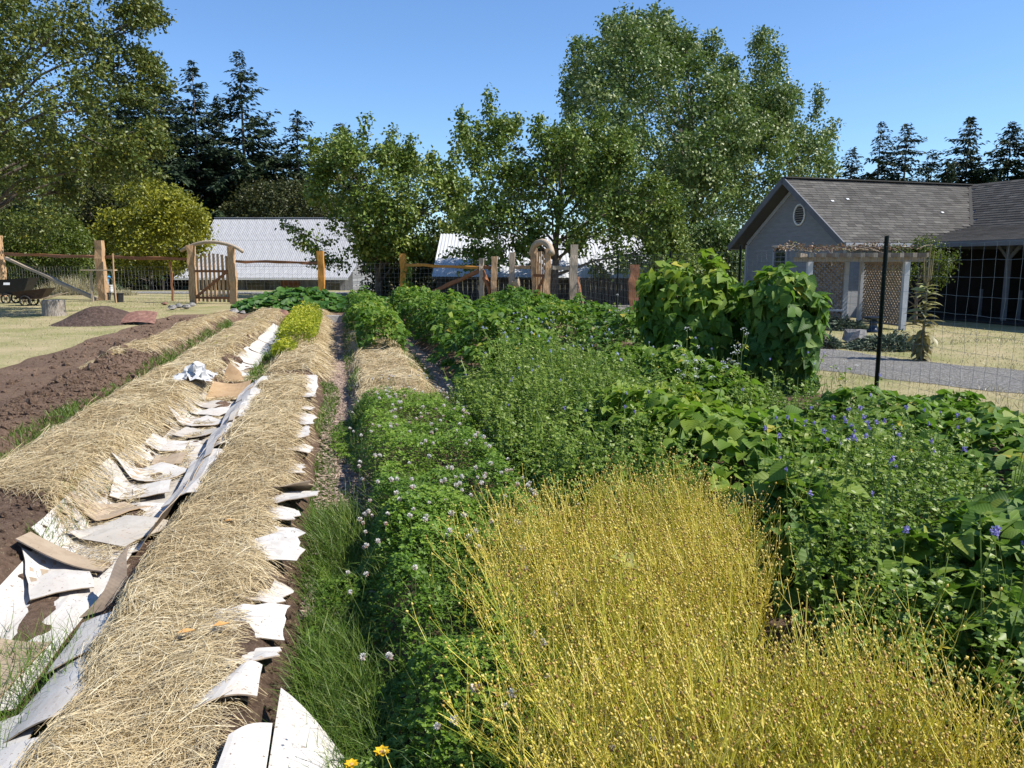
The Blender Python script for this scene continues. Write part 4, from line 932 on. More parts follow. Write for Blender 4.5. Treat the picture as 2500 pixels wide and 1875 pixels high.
# ------------------------------------------------------------------ single tall weeds with white flowers
m_white = m_leaf('white_flower', [(.62, .62, .58), (.80, .80, .78)], .25)
def weed(label, px, py, z, h, seed, nb=6, leaf=.05, fl=10, group=None):
    r = np.random.default_rng(seed); p = G(px, py, z); p[2] = .1; o = thing('flowering_weed', label, 'weed', p, group)
    mb = MB(); tops = []; L = []
    lean = r.normal(0, .06, 2)
    main = [A(lean[0] * s * s * h, lean[1] * s * s * h, h * s) for s in np.linspace(0, 1, 6)]; mb.tube(main, np.linspace(.005, .002, 6), 4, .6)
    tops.append(main[-1])
    for k in range(nb):
        s = r.uniform(.4, .9); q = A(lean[0] * s * s * h, lean[1] * s * s * h, h * s); a = r.random() * 6.28; l = r.uniform(.10, .24) * (1.2 - s * .5)
        e = q + A(math.cos(a) * l * .6, math.sin(a) * l * .6, l); mb.tube([q, (q + e) / 2 + A(math.cos(a), math.sin(a), 0) * .02, e], .002, 3, .6, cap=False); tops.append(e)
    mb.build('stem', m_stem, o)
    n = 26; s = r.uniform(.15, .95, n); a = r.random(n) * 6.28; P = np.stack([np.cos(a) * .03, np.sin(a) * .03, h * s], -1) + np.stack([lean[0] * s * s * h, lean[1] * s * s * h, 0 * s], -1)
    mb = MB(); scatter(mb, BEAN_LO[0], BEAN_LO[1], P, frames(np.stack([np.cos(a), np.sin(a), r.normal(-.1, .3, n)], -1), A(0, 0, 1) + r.normal(0, .3, (n, 3))), r.uniform(.5, 1.2, n) * leaf, r.uniform(.3, 1, n)); mb.build('foliage', m_beanb, o)
    for q in tops[:fl]:
        mb = MB(); K = 16; d = norm(r.normal(0, 1, (K, 3)) + A(0, 0, .8)); scatter(mb, OVAL[0], OVAL[1], q + d * A(.018, .018, .010), frames(d, r.normal(0, 1, (K, 3))), np.full(K, .011), r.random(K)); mb.build('flower', m_white, o)
weed('white flowered weed with two bright heads in front of the left bean tower', 1672, 1000, .45, 1.02, 1)
weed('slender white flowered weed in the dark gap between the bean towers', 1800, 1000, .4, 1.0, 2)
weed('leafy white flowered weed just left of the right bean tower', 1740, 1010, .4, .82, 3)
weed('short white flowered weed at the foot of the left bean tower', 1700, 1010, .4, .68, 4)
weed('tall white topped weed beside the thin dark fence post', 1508, 830, .4, 1.05, 5, 4)
weed('white flowered weed right of the tall one by the fence post', 1530, 835, .4, .62, 6, 3)
weed('short white flowered weed in front of the second gate', 1462, 815, .5, .50, 7, 3)
weed('dry brownish weed leaning beside the near metal post', 2062, 985, .2, .55, 8, 3, .06, 3)
# yellow flowers at the lower edge
m_yel = m_leaf('yellow_petal', [(.60, .36, .01), (.78, .52, .02)], .2)
for px, py, z, lab, s in [(932, 1838, .22, 'yellow daisy flower beside the big cardboard sheet', .026), (858, 1868, .20, 'yellow flower at the bottom edge on the cardboard sheet', .022)]:
    p = G(px, py, z); base = A(p[0], p[1], .02); o = thing('yellow_flower', lab, 'flower', base); h = p[2] - .02
    mb = MB(); mb.tube([A(.02, .01, 0), A(.005, 0, h * .6), A(0, 0, h)], .0022, 4, .4); mb.build('stem', m_stem, o)
    for k in range(13):
        a = 6.2832 * k / 13; mb = MB(); scatter(mb, OVAL[0], OVAL[1], A(0, 0, h)[None], frames(A(math.cos(a), math.sin(a), .35 + .3 * (k % 2))[None], A(0, 0, 1)[None]), np.array([s]), np.array([rng.random()])); mb.build('petal', m_yel, o)
    mb = MB(); mb.lathe((0, 0, h), [(.3 * s, -.1 * s), (.35 * s, .15 * s), (.15 * s, .3 * s)], 8); mb.build('flower_centre', m_dead, o)

# ------------------------------------------------------------------ fence, gates
def m_wood(name, cols, rough=.8):
    return m_plain(name, cols, 5, rough, .5, .012, sc3=(9, 9, .9), detail=6, usevar=True)
m_cedar = m_wood('split_cedar', [(.25, .14, .07), (.42, .265, .145), (.54, .37, .22)])
m_orange = m_wood('oiled_cedar', [(.34, .13, .022), (.52, .23, .04), (.62, .32, .08)])
m_greyw = m_wood('weathered_wood', [(.24, .18, .125), (.40, .315, .225), (.50, .41, .31)])
m_rust = m_wood('red_brown_wood', [(.15, .06, .03), (.26, .11, .05), (.33, .16, .08)])
m_wire = m_plain('galvanised_wire', [(.20, .20, .20), (.30, .30, .295)], 30, .55, 0, metal=.2)
POST = {}
def post(px, ytop, d, wpx, mat, label, lean=0.0, cat='fence post'):
    b = D(px, 700, d); z0 = float(terr(b[0], b[1])); top = D(px, ytop, d)[2]; w = wpx * d / FPX
    loc = A(b[0], b[1], z0); h = top - z0; POST[px] = (loc, top)
    mb = MB(); mb.bar(A(0, 0, -.15), A(lean * h, 0, h), w, w * .9, up=fh, jit=.013, seg=7, var=rng.uniform(.35, .65))
    mb.build('fence_post', mat, label=label, cat=cat, loc=tuple(loc)); return loc
post(5, 575, 40, 17, m_cedar, 'leftmost thick split cedar post cut by the picture edge')
post(250, 587, 36.5, 18, m_cedar, 'thick split cedar post behind the small table frame')
post(472, 599, 34, 15, m_cedar, 'left post of the picket gate')
post(569, 602, 33.3, 15, m_cedar, 'right post of the picket gate')
post(785, 613, 32.5, 14, m_orange, 'bright orange post rising behind the squash leaves')
post(985, 619, 31.5, 14, m_orange, 'orange post wrapped by a climbing vine')
post(1175, 630, 29.5, 11, m_greyw, 'thin grey post where two braces meet')
post(1207, 626, 29.2, 15, m_cedar, 'rough brown post right of the braced grey post')
post(1250, 616, 29.2, 13, m_greyw, 'weathered post with the hanging bucket')
post(1304, 606, 28.9, 15, m_cedar, 'left post under the rounded log arch')
post(1337, 607, 27.9, 14, m_cedar, 'right post under the rounded log arch')
post(1401, 597, 27.8, 18, m_greyw, 'tall knotty pale post right of the log arch')
post(1548, 646, 24.5, 22, m_rust, 'short red brown board post behind the left bean tower')
post(420, 637, 36, 5, m_rust, 'slim red brown stake under the fence rail')
def rail(pa, ya, pb, yb, da, db, th, mat, label, cat='fence rail', name='fence_rail', off=0.0):
    a = D(pa, ya, da); b = D(pb, yb, db); o = (a + b) / 2; d = norm(b - a); a = a + A(0, -off, 0); b = b + A(0, -off, 0)
    mb = MB(); mb.bar(a - o, b - o, th, th * .8, jit=.012, seg=8, var=rng.uniform(.3, .7)); return mb.build(name, mat, label=label, cat=cat, loc=tuple(o))
rail(13, 620, 241, 628, 39.8, 36.6, .16, m_rust, 'top rail at the far left above the sloping brace')
rail(259, 628, 464, 633, 36.3, 34.1, .15, m_rust, 'top rail between the thick post and the gate')
rail(577, 638, 778, 641.5, 33.2, 32.5, .13, m_rust, 'top rail between the gate and the orange post')
rail(992, 647, 1169, 654, 31.3, 29.6, .12, m_orange, 'orange brown rail in front of the low shed roof')
rail(1181, 653, 1199, 653, 29.4, 29.3, .13, m_rust, 'short rail between the braced post and its brown neighbour')
rail(1257, 652, 1296, 653, 29.2, 29.0, .14, m_cedar, 'short rail left of the arched gate')
rail(1345, 654, 1391, 655, 27.9, 27.8, .15, m_greyw, 'short pale rail right of the arched gate')
rail(14, 629, 236, 730, 39.5, 36.2, .15, m_greyw, 'long pale brace sloping down from the leftmost post', 'brace', 'fence_brace')
rail(1170, 661, 1052, 715, 29.6, 30.6, .17, m_rust, 'brown brace sloping down left in front of the shed', 'brace', 'fence_brace')
rail(1180, 660, 1201, 733, 29.5, 29.3, .13, m_rust, 'short steep brace between the grey and brown posts', 'brace', 'fence_brace')
rail(1409, 690, 1420, 768, 27.7, 27.0, .05, m_greyw, 'thin stick leaning on the tall knotty post', 'stick', 'stick')
rail(1413, 676, 1427, 772, 27.8, 26.9, .04, m_rust, 'second, redder stick leaning on the tall knotty post', 'stick', 'stick')
def arch(pts, d, r, label):
    P = np.array([D(x, y, dd) for (x, y), dd in zip(pts, d)]); o = P.mean(0); u = np.linspace(0, len(P) - 1, 15)
    Q = np.stack([np.interp(u, np.arange(len(P)), P[:, i]) for i in range(3)], -1)
    for _ in range(4): Q[1:-1] = .25 * Q[:-2] + .5 * Q[1:-1] + .25 * Q[2:]
    mb = MB(); mb.tube(Q - o, r * (1 + rng.normal(0, .05, 15)), 9); mb.build('gate_arch', m_greyw, smooth=True, label=label, cat='log arch', loc=tuple(o))
arch([(442, 612), (468, 598), (505, 588), (545, 593), (575, 602), (592, 614)], np.linspace(34.3, 33.0, 6), .075, 'curved peeled log spanning the picket gate posts')
arch([(1298, 622), (1300, 603), (1310, 592), (1323, 589), (1336, 592), (1345, 603), (1347, 620)], np.linspace(29.0, 27.8, 7), .11, 'thick bent log arched over the narrow second gate')
def gate(label, pa, pb, tops, z0, zr, zb, npk, wpk, mat):
    a, b = POST[pa][0], POST[pb][0]; o = (a + b) / 2; u = norm((b - a) * A(1, 1, 0)); L = np.linalg.norm((b - a)[:2]); nrm = np.cross(u, A(0, 0, 1))
    g = thing('picket_gate', label, 'gate', o)
    for k in range(npk):
        s = (k + .5) / npk * .84 + .08; q = a + (b - a) * s - o; tp = np.interp(s, np.linspace(.05, .95, len(tops)), tops)
        mb = MB(); mb.bar(q + A(0, 0, z0 + rng.uniform(0, .03)), q + A(0, 0, tp), wpk * rng.uniform(.85, 1.15), .035, up=nrm, jit=.004, seg=4, var=rng.random()); mb.build('picket', mat, g)
    for z in (zb, zr):
        mb = MB(); mb.bar((a - o) * .86 + A(0, 0, z) - nrm * -.045, (b - o) * .86 + A(0, 0, z) - nrm * -.045, .10, .045, up=nrm, var=.3); mb.build('crossbar', m_rust, g)
    mb = MB(); mb.bar((a - o) * .78 + A(0, 0, zb + .04) + nrm * .09, (b - o) * .84 + A(0, 0, zr) + nrm * .09, .10, .04, up=nrm, var=.3); mb.build('diagonal_brace', m_rust, g)
    mb = MB(); mb.bar((a - o) * .80 + A(0, 0, zb) + nrm * .06, (a - o) * .80 + A(0, 0, zb + .06) + nrm * .06, .25, .02, up=nrm, var=.1); mb.build('hinge', m_rust, g)
    return g
gz = lambda y, d=33.6: D(520, y, d)[2]
gate('picket gate of thin pale boards with a diagonal brace under the curved log', 472, 569, [gz(y) for y in (625, 622, 619, 619, 619, 620, 623, 628)], .06, gz(662), gz(727), 8, .105, m_cedar)
gate('narrow picket gate under the rounded arch, seen nearly edge on', 1304, 1337, [2.0, 2.1, 2.1, 2.0], .08, 1.25, .35, 5, .07, m_cedar)
def wire(label, pts, h, dx, rows, r, jit=.012, name='wire_mesh'):
    pts = [A(*p) for p in pts]; o = pts[len(pts) // 2] * A(1, 1, 0); mb = MB(); cols = []
    for a, b in zip(pts[:-1], pts[1:]):
        n = max(2, int(np.linalg.norm((b - a)[:2]) / dx))
        for k in range(n): cols.append(a + (b - a) * k / n)
    cols.append(pts[-1]); cols = np.array(cols); R = np.array(rows) * h
    Gd = np.array([[c + A(0, 0, z) + rng.normal(0, jit, 3) * A(1, 1, .7) for z in R] for c in cols]) - o
    nc, nr = len(cols), len(R); segs = []
    rr = r if np.ndim(r) else np.full(nc, r)
    for i in range(nc):
        for j in range(nr):
            if i + 1 < nc: segs.append((Gd[i, j], Gd[i + 1, j], rr[i]))
            if j + 1 < nr: segs.append((Gd[i, j], Gd[i, j + 1], rr[i]))
    P0 = np.array([s[0] for s in segs]); P1 = np.array([s[1] for s in segs]); RR = np.array([s[2] for s in segs])[:, None]; t = norm(P1 - P0)
    s1 = norm(np.cross(t, A(.3, .5, .8) + 0 * t)); s2 = np.cross(t, s1); ring = [s1, -.5 * s1 + .866 * s2, -.5 * s1 - .866 * s2]
    V = np.stack([P0 + RR * q for q in ring] + [P1 + RR * q for q in ring], 1); n = len(segs)
    F = (np.array([[0, 1, 4, 3], [1, 2, 5, 4], [2, 0, 3, 5]])[None] + (np.arange(n) * 6)[:, None, None]).reshape(-1, 4); mb.add(V.reshape(-1, 3), F)
    return mb.build(name, m_wire, label=label, cat='wire fence', kind=None, loc=tuple(o))
wr = [.02, .10, .18, .27, .36, .46, .56, .66, .76, .88, .99]
pz = lambda k: POST[k][0]
wire('square wire mesh left of the thick cedar post', [pz(5), pz(250)], 1.55, .22, wr, .0036)
wire('square wire mesh between the thick cedar post and the picket gate', [pz(250), pz(472)], 1.55, .22, wr, .0036)
wire('square wire mesh in front of the big white roofed barn', [pz(569), pz(785)], 1.65, .2, wr, .0036)
wire('square wire mesh between the two orange posts', [pz(785), pz(985)], 1.7, .2, wr, .0036)
wire('square wire mesh behind the sloping brown brace', [pz(985), pz(1175)], 1.7, .2, wr, .0036)
wire('square wire mesh between the braced post and the weathered post', [pz(1175), pz(1207), pz(1250)], 1.75, .18, wr, .0032)
wire('narrow wire mesh left of the arched gate', [pz(1250), pz(1304)], 1.75, .18, wr, .0032)
wire('narrow wire mesh right of the arched gate', [pz(1337), pz(1401)], 1.75, .18, wr, .0032)
tl = [A(5.55, 2.6, 0), A(6.30, 8.23, 0), A(6.80, 12.6, 0), A(7.13, 16.3, 0), A(7.52, 20.7, 0), A(8.05, 26.6, 0)]
tops = [1.9, 1.98, 1.97, 1.98, 2.0]
wire('tall wire deer fence along the gravel drive on the right', tl, 1.86, .17, [.01, .08, .16, .24, .33, .42, .52, .62, .72, .82, .91, 1.0], np.linspace(.0013, .0032, 400)[:sum(max(2, int(np.linalg.norm((b - a)[:2]) / .17)) for a, b in zip(tl[:-1], tl[1:])) + 1], .006, 'deer_fence')
m_tpost = m_plain('dark_green_steel', [(.008, .012, .010), (.016, .022, .018)], 20, .5, .1)
for k, lab in enumerate(['tall dark steel post standing nearest, right of the bean towers', 'dark steel post in front of the gable window', 'dark steel post between the house corner and the maple', 'thin dark steel post left of the bean towers']):
    p = tl[k + 1]; h = [1.98, 1.98, 1.93, 1.95][k]; o = thing('steel_fence_post', lab, 'fence post', p); mb = MB(); mb.box((0, 0, h / 2 - .05), (.045, .008, h + .1)); mb.build('flange', m_tpost, o)
    mb = MB(); mb.box((0, -.024, h / 2 - .05), (.008, .040, h + .1)); mb.build('web', m_tpost, o); mb = MB()
    for z in np.arange(.15, h - .03, .054): mb.box((0, .009, z), (.018, .012, .018))
    mb.build('studs', m_tpost, o, kind='stuff')
# hanging bucket
p = D(1266, 690, 28.9); o = thing('hanging_bucket', 'small weathered bucket hanging on the weathered post', 'bucket', p); mb = MB(); mb.lathe((0, 0, -.14), [(.11, 0), (.14, .14), (.155, .27), (.13, .27), (.11, .05)], 12, axis=(-.45, 0, .9)); mb.build('tub', m_greyw, o)
mb = MB(); mb.tube([A(-.12, 0, .08), A(-.10, 0, .28), A(-.02, 0, .36), A(.07, 0, .2)], .008, 5); mb.build('handle', m_wire, o)
# ------------------------------------------------------------------ yard things at the left
m_blk = m_plain('black_plastic', [(.012, .012, .014), (.022, .022, .025)], 8, .5, .1, spec=.4)
m_rstl = m_plain('rusty_steel', [(.030, .018, .014), (.07, .042, .032)], 9, .6, .3)
m_tire = m_plain('tyre_rubber', [(.012, .012, .012), (.03, .03, .03)], 10, .8, .2)
m_wht = m_plain('white_plastic', [(.68, .69, .70), (.78, .78, .78)], 5, .5, .05)
m_blue = m_plain('blue_plastic', [(.05, .25, .50), (.08, .32, .58)], 5, .5, .05)
def hull(mb, z0, L0, W0, z1, L1, W1, th, tilt=0.0, off=0.0):
    def rect(z, L, W, q=0): return [A(-L / 2 + off * q, -W / 2, z), A(L / 2 + off * q, -W / 2, z + tilt * (z > z0)), A(L / 2 + off * q, W / 2, z + tilt * (z > z0)), A(-L / 2 + off * q, W / 2, z)]
    V = rect(z0, L0, W0) + rect(z1, L1, W1, 1) + rect(z1, L1 - 2 * th, W1 - 2 * th, 1) + rect(z0 + th, L0 - th, W0 - th)
    F = [[0, 3, 2, 1]] + [[k, (k + 1) % 4, 4 + (k + 1) % 4, 4 + k] for k in range(4)] + [[4 + k, 4 + (k + 1) % 4, 8 + (k + 1) % 4, 8 + k] for k in range(4)] + [[8 + k, 8 + (k + 1) % 4, 12 + (k + 1) % 4, 12 + k] for k in range(4)] + [[12, 13, 14, 15]]
    return mb.poly(V, F)
def wheel(parent, c, r, w, ax=(0, 1, 0)):
    mb = MB(); n = 20
    for k in range(n):
        pass
    ring = [A(c[0] + r * math.cos(a), c[1], c[2] + r * math.sin(a)) for a in np.linspace(0, 6.2832, n)]
    mb.tube(ring, w, 7, cap=False); wh = mb.build('wheel', m_tire, parent, smooth=True)
    mb = MB(); mb.tube([A(c[0], c[1] - .05, c[2]), A(c[0], c[1] + .05, c[2])], r * .25, 10)
    for k in range(6):
        a = 6.2832 * k / 6; mb.tube([A(*c), A(c[0] + r * .9 * math.cos(a), c[1], c[2] + r * .9 * math.sin(a))], .012, 4)
    mb.build('rim', m_rstl, wh)
def cart(label, px, d, rz, L, mat, zt, zb, tilt, handle=True, sticker=False):
    p = D(px, 700, d); o = thing('garden_cart', label, 'cart', (p[0], p[1], 0), rz=rz - YAW)
    mb = MB(); hull(mb, zb, L * .62, .50, zt, L, .78, .025, tilt, .05); mb.build('tub', mat, o)
    wheel(o, (L * .02 - .18, -.34, .21), .19, .035); wheel(o, (L * .02 - .18, .34, .21), .19, .035)
    for s in (-1, 1):
        mb = MB(); mb.tube([A(L * .22, s * .2, zb), A(L * .30, s * .22, .0)], .018, 5); mb.build('leg', m_rstl, o)
        mb = MB(); mb.tube([A(-L * .35, s * .16, zb - .03), A(L * .35, s * .22, zb), A(L * .5 + .55, s * .28, zb + .22)], .02, 6); mb.build('handle', m_greyw if not sticker else m_blk, o)
    if sticker:
        mb = MB(); mb.box((-.02, -.385, zt - .14), (.26, .006, .10), np.array(Matrix.Rotation(-.25, 3, 'X'))); mb.build('label_plate', m_wht, o)
    return o
cart('black plastic garden cart with a white label at the left edge', 32, 33.6, 0.0, 1.75, m_blk, .98, .42, .10, sticker=True)
cart('dark rusty wheelbarrow with spoked wheels in front of the black cart', 78, 31.6, .12, 1.35, m_rstl, .56, .30, .16)
p = G(133, 771); mb = MB(); mb.lathe((0, 0, 0), [(.355, 0), (.34, .12), (.33, .35), (.335, .50), (.31, .515)], 18, wob=.02)
mb.build('chopping_block', m_plain('bark', [(.13, .11, .09), (.28, .24, .20), (.40, .36, .31)], 7, .95, .7, .03, sc3=(5, 5, 1)), label='grey log chopping block on the dry lawn', cat='log', loc=tuple(p))
p = G(256, 737); o = thing('potting_frame', 'light wooden frame of two legs and a top bar by the thick post', 'frame', p); kx = 36.0 / FPX
for x in (228 - 256, 281 - 256):
    mb = MB(); mb.bar(rt * x * kx + A(0, 0, 0), rt * x * kx + A(0, 0, 1.36), .07, .07, up=fh, jit=.003, seg=3, var=.6); mb.build('leg', m_greyw, o)
mb = MB(); mb.bar(rt * -47 * kx + A(0, 0, 1.39), rt * 30 * kx + A(0, 0, 1.39), .34, .05, up=A(0, 0, 1), var=.6); mb.build('top_bar', m_greyw, o)
p = G(284, 740); mb = MB(); mb.tube([A(0, 0, 0), A(-.02, 0, 1.0), A(0, 0, 2.1)], .035, 6); mb.build('tool_handle', m_cedar, label='long bare tool handle standing beside the frame', cat='tool', loc=tuple(p))
for px, py, r, h, lab in [(258, 733, .26, .36, 'black plant pot under the frame holding the white bucket'), (291, 738, .21, .40, 'black plant pot right of the frame')]:
    p = G(px, py); mb = MB(); mb.lathe((0, 0, 0), [(r * .8, 0), (r, h), (r * 1.06, h), (r * 1.06, h - .04), (r * .95, h - .03), (r * .9, h - .08), (.02, h - .09)], 16); mb.build('plant_pot', m_blk, smooth=False, label=lab, cat='pot', loc=tuple(p))
p = G(265, 733) + fh * .3; o = thing('bucket', 'white plastic bucket on the black pot under the frame', 'bucket', p + A(0, 0, .36)); mb = MB(); mb.lathe((0, 0, 0), [(.15, 0), (.19, .34), (.20, .34), (.20, .30), (.18, .33), (.16, .05)], 14); mb.build('pail', m_wht, o)
mb = MB(); mb.tube([A(-.16, 0, .33), A(-.13, 0, .58), A(0, 0, .68), A(.10, 0, .55), A(.15, 0, .33)], .012, 5); mb.build('handle', m_wire, o)
p = G(255, 733) + fh * .5; mb = MB(); mb.tube([A(0, 0, .5), A(-.02, 0, .85), A(.03, 0, 1.05)], [.03, .045, .02], 7); mb.lathe((0.02, 0, 1.0), [(.05, 0), (.10, .06), (.03, .12)], 8); mb.build('spray_nozzle', m_blue, label='light blue nozzle hanging against the thick post', cat='nozzle', loc=tuple(p))
# vine on the orange post
m_vine = m_bean
org = POST[985][0]; o = thing('climbing_vine', 'green vine climbing the right hand orange post', 'vine', org); N = 60
a = rng.random(N) * 6.28; z = rng.random(N) * 1.5 + .2; P = org + np.stack([np.cos(a) * .26 * (1.2 - z / 2.4) + .15, np.sin(a) * .22, z], -1)
leaf_parts(o, org, m_vine, BEAN_HI, P, frames(A(0, 0, -1) + rng.normal(0, .4, (N, 3)), np.stack([np.cos(a), np.sin(a), .5 + 0 * a], -1)), rng.uniform(.13, .22, N), np.clip(rng.normal(.6, .2, N), 0, .99), 60)
mb = MB(); mb.tube([A(.1 * math.cos(k), .1 * math.sin(k) - .05, .13 * k) for k in range(13)], .012, 5); mb.build('stem', m_stem, o)

# ------------------------------------------------------------------ buildings
def CF(X, d, z=0.0): return rt * X + fh * d + A(0, 0, z)
m_metal = m_plain('galvanised_roof', [(.27, .27, .275), (.33, .33, .335), (.38, .38, .385)], 1.6, .5, .05, spec=.35)
m_metalb = m_plain('new_metal_roof', [(.46, .47, .49), (.56, .57, .58)], 1.4, .45, .05, spec=.4)
m_wpaint = m_plain('white_paint', [(.60, .60, .60), (.74, .74, .73)], 5, .6, .1)
m_gboard = m_wood('grey_boards', [(.14, .14, .145), (.22, .22, .225), (.30, .30, .30)])
m_dboard = m_wood('dark_boards', [(.030, .026, .024), (.055, .05, .045), (.09, .08, .07)])
m_glass, t, b = nodes('window_glass'); b.inputs['Base Color'].default_value = (.02, .025, .03, 1); b.inputs['Roughness'].default_value = .06; b.inputs['Specular IOR Level'].default_value = .6
def corr_mesh(w, l, pitch, amp, mat):
    n = int(round(w / pitch)) * 6; V = []
    for k in range(n + 1):
        x = w * k / n; z = amp * math.cos(2 * math.pi * x / pitch)
        V += [[x, 0, z], [x, l, z]]
    mb = MB(); mb.add(V, np.array([[2 * k, 2 * k + 2, 2 * k + 3, 2 * k + 1] for k in range(n)])); return mb.mesh('roof_sheet', mat, smooth=True)
def sheets(parent, o, a, b, c, w, pitch, amp, mat, over=.06, name='roof_sheet'):
    """corrugated sheets from eave line a-b up to the ridge corner c (above a)"""
    u = norm(b - a); L = np.linalg.norm(b - a); v = norm(c - a); l = np.linalg.norm(c - a); n = np.cross(u, v); k = int(round(L / w)); w = L / k
    me = corr_mesh(w + .05, l + over, pitch, amp, mat)
    for i in range(k):
        M = np.eye(4); M[:3, 0] = u; M[:3, 1] = v; M[:3, 2] = n; M[:3, 3] = a + u * w * i + n * (.004 * (i % 2)) - v * over / 2 - o
        link(name, me, parent, mat=Matrix(M.tolist()))
# --- the big barn
o_ = CF(-23.1, 79, -1.6); barn = thing('barn', 'large barn with a pale corrugated metal roof and an open front porch', 'barn', o_)
Xa, Xb = -31.4, -15.2; rz_, bz, ez = 6.45, 1.42, .40
r0, r1 = CF(Xa, 85, rz_), CF(Xb, 85, rz_); b0, b1 = CF(Xa, 77.5, bz), CF(Xb, 77.5, bz); e0, e1 = CF(Xa, 73.8, ez), CF(Xb, 73.8, ez)
mid = b0 + (r0 - b0) * .52
sheets(barn, o_, b0, b1, mid, .9, .19, .018, m_metal); sheets(barn, o_, mid + A(0, 0, .012), mid + (b1 - b0) + A(0, 0, .012), r0 + A(0, 0, .012), .9, .19, .018, m_metal)
sheets(barn, o_, e0, e1, b0, .9, .19, .018, m_metal)
k0, k1 = CF(Xa, 92.5, 1.4), CF(Xb, 92.5, 1.4); mb = MB(); mb.poly([r0, r1, k1, k0], [[0, 1, 2, 3]]); shift(mb, o_).build('back_roof', m_metal, barn)
mb = MB(); mb.bar(r0 + A(0, 0, .04), r1 + A(0, 0, .04), .5, .06); shift(mb, o_).build('ridge_cap', m_metal, barn)
mb = MB(); mb.bar(e0 + A(0, 0, -.10), e1 + A(0, 0, -.10), .05, .17); shift(mb, o_).build('fascia', m_wpaint, barn)
wz0 = -1.9
n = 40
for k in range(n):
    x = Xa + .3 + (Xb - Xa - .6) * (k + .5) / n; mb = MB(); mb.box((0, 0, 0), ((Xb - Xa - .6) / n - .015, .04, bz - wz0), np.stack([rt, fh, A(0, 0, 1)], 1), var=rng.random()); mb.build('wall_board', m_gboard, barn, loc=tuple(CF(x, 77.4 + .006 * (k % 2), (bz + wz0) / 2) - o_))
for k in range(30):     # right gable boards
    z = wz0 + .12 + k * .27
    dd = 7.2 if z < 1.4 else 7.2 * (1 - (z - 1.4) / 5.0)
    if dd < .3: break
    mb = MB(); mb.box((0, 0, 0), (.04, 2 * dd, .25), np.stack([rt, fh, A(0, 0, 1)], 1), var=rng.random()); mb.build('gable_board', m_gboard, barn, loc=tuple(CF(Xb - .35, 84.8, z) - o_))
for s, x in ((0, Xa + .35),):
    mb = MB(); mb.poly([CF(x, 77.5, wz0), CF(x, 92, wz0), CF(x, 92, 1.4), CF(x, 85, 6.2), CF(x, 77.5, 1.4)], [[0, 1, 2, 3, 4]]); shift(mb, o_).build('left_wall', m_gboard, barn)
for px0, px1, y0, y1 in [(603, 646, 690, 712), (684, 735, 684, 716), (800, 832, 690, 712)]:
    a, c = D(px0, y0, 77.1), D(px1, y1, 77.1); q = (a + c) / 2; R = np.stack([rt, fh, A(0, 0, 1)], 1); wv = abs((c - a).dot(rt)); hv = abs(c[2] - a[2])
    mb = MB(); 
    for (cx, cz, sx, sz) in ((0, hv / 2, wv + .16, .1), (0, -hv / 2, wv + .16, .1), (-wv / 2, 0, .1, hv - .1), (wv / 2, 0, .1, hv - .1)): mb.box(rt * cx + A(0, 0, cz), (sx, .08, sz), R)
    f = mb.build('window', m_gboard, barn, loc=tuple(q - o_)); mb = MB(); mb.box(fh * .02, (wv - .1, .02, hv - .1), R); mb.build('pane', m_glass if px0 != 684 else m_rust, f)
for x in (-30.6, -26.6, -22.6, -18.6, -15.4):
    mb = MB(); mb.bar(CF(x, 74.1, wz0 - .3), CF(x, 74.1, ez - .05), .22, .22); shift(mb, o_).build('porch_post', m_wpaint, barn)
mb = MB(); mb.poly([CF(Xa, 73.5, -1.45), CF(Xb, 73.5, -1.45), CF(Xb, 77.4, -1.45), CF(Xa, 77.4, -1.45)], [[0, 1, 2, 3]]); shift(mb, o_).build('porch_floor', m_conc, barn)
# --- dark lean-to left of the barn
o2 = CF(-35.8, 90, -2.0); sh = thing('lean_to', 'dark open lean to with a pale fascia left of the barn', 'shed', o2); R = np.stack([rt, fh, A(0, 0, 1)], 1)
zt = D(450, 602, 88)[2]
mb = MB(); mb.box(CF(-35.6, 90, zt) - o2, (6.6, 5.0, .12), R); mb.build('roof', m_metal, sh)
mb = MB(); mb.box(CF(-35.6, 87.4, zt - .18) - o2, (6.7, .08, .32), R); mb.build('fascia', m_wpaint, sh)
mb = MB(); mb.box(CF(-35.6, 92, (zt - 2.2) / 2) - o2, (6.4, .1, zt + 2.0), R); mb.build('back_wall', m_dboard, sh)
for x in (-38.6, -32.6): 
    mb = MB(); mb.bar(CF(x, 87.6, -2.2) - o2, CF(x, 87.6, zt) - o2, .2, .2); mb.build('post', m_dboard, sh)
    mb = MB(); mb.box(CF(x, 89.8, (zt - 2.2) / 2) - o2, (.08, 4.2, zt + 2.0), R); mb.build('side_wall', m_dboard, sh)
# --- white slatted farm gate by the barn
o3 = D(897, 715, 70); o3[2] = float(terr(o3[0], o3[1])); wg = thing('farm_gate', 'small white slatted gate at the right end of the barn', 'gate', o3)
for k in range(6):
    mb = MB(); mb.bar(rt * (-.62 + .25 * k), rt * (-.62 + .25 * k) + A(0, 0, 1.5 + .25 * (k % 2)), .13, .03, up=fh); mb.build('slat', m_wpaint, wg)
for z in (.35, 1.2):
    mb = MB(); mb.bar(rt * -.75 + A(0, 0, z) - fh * .04, rt * .75 + A(0, 0, z) - fh * .04, .03, .12); mb.build('crossbar', m_wpaint, wg)
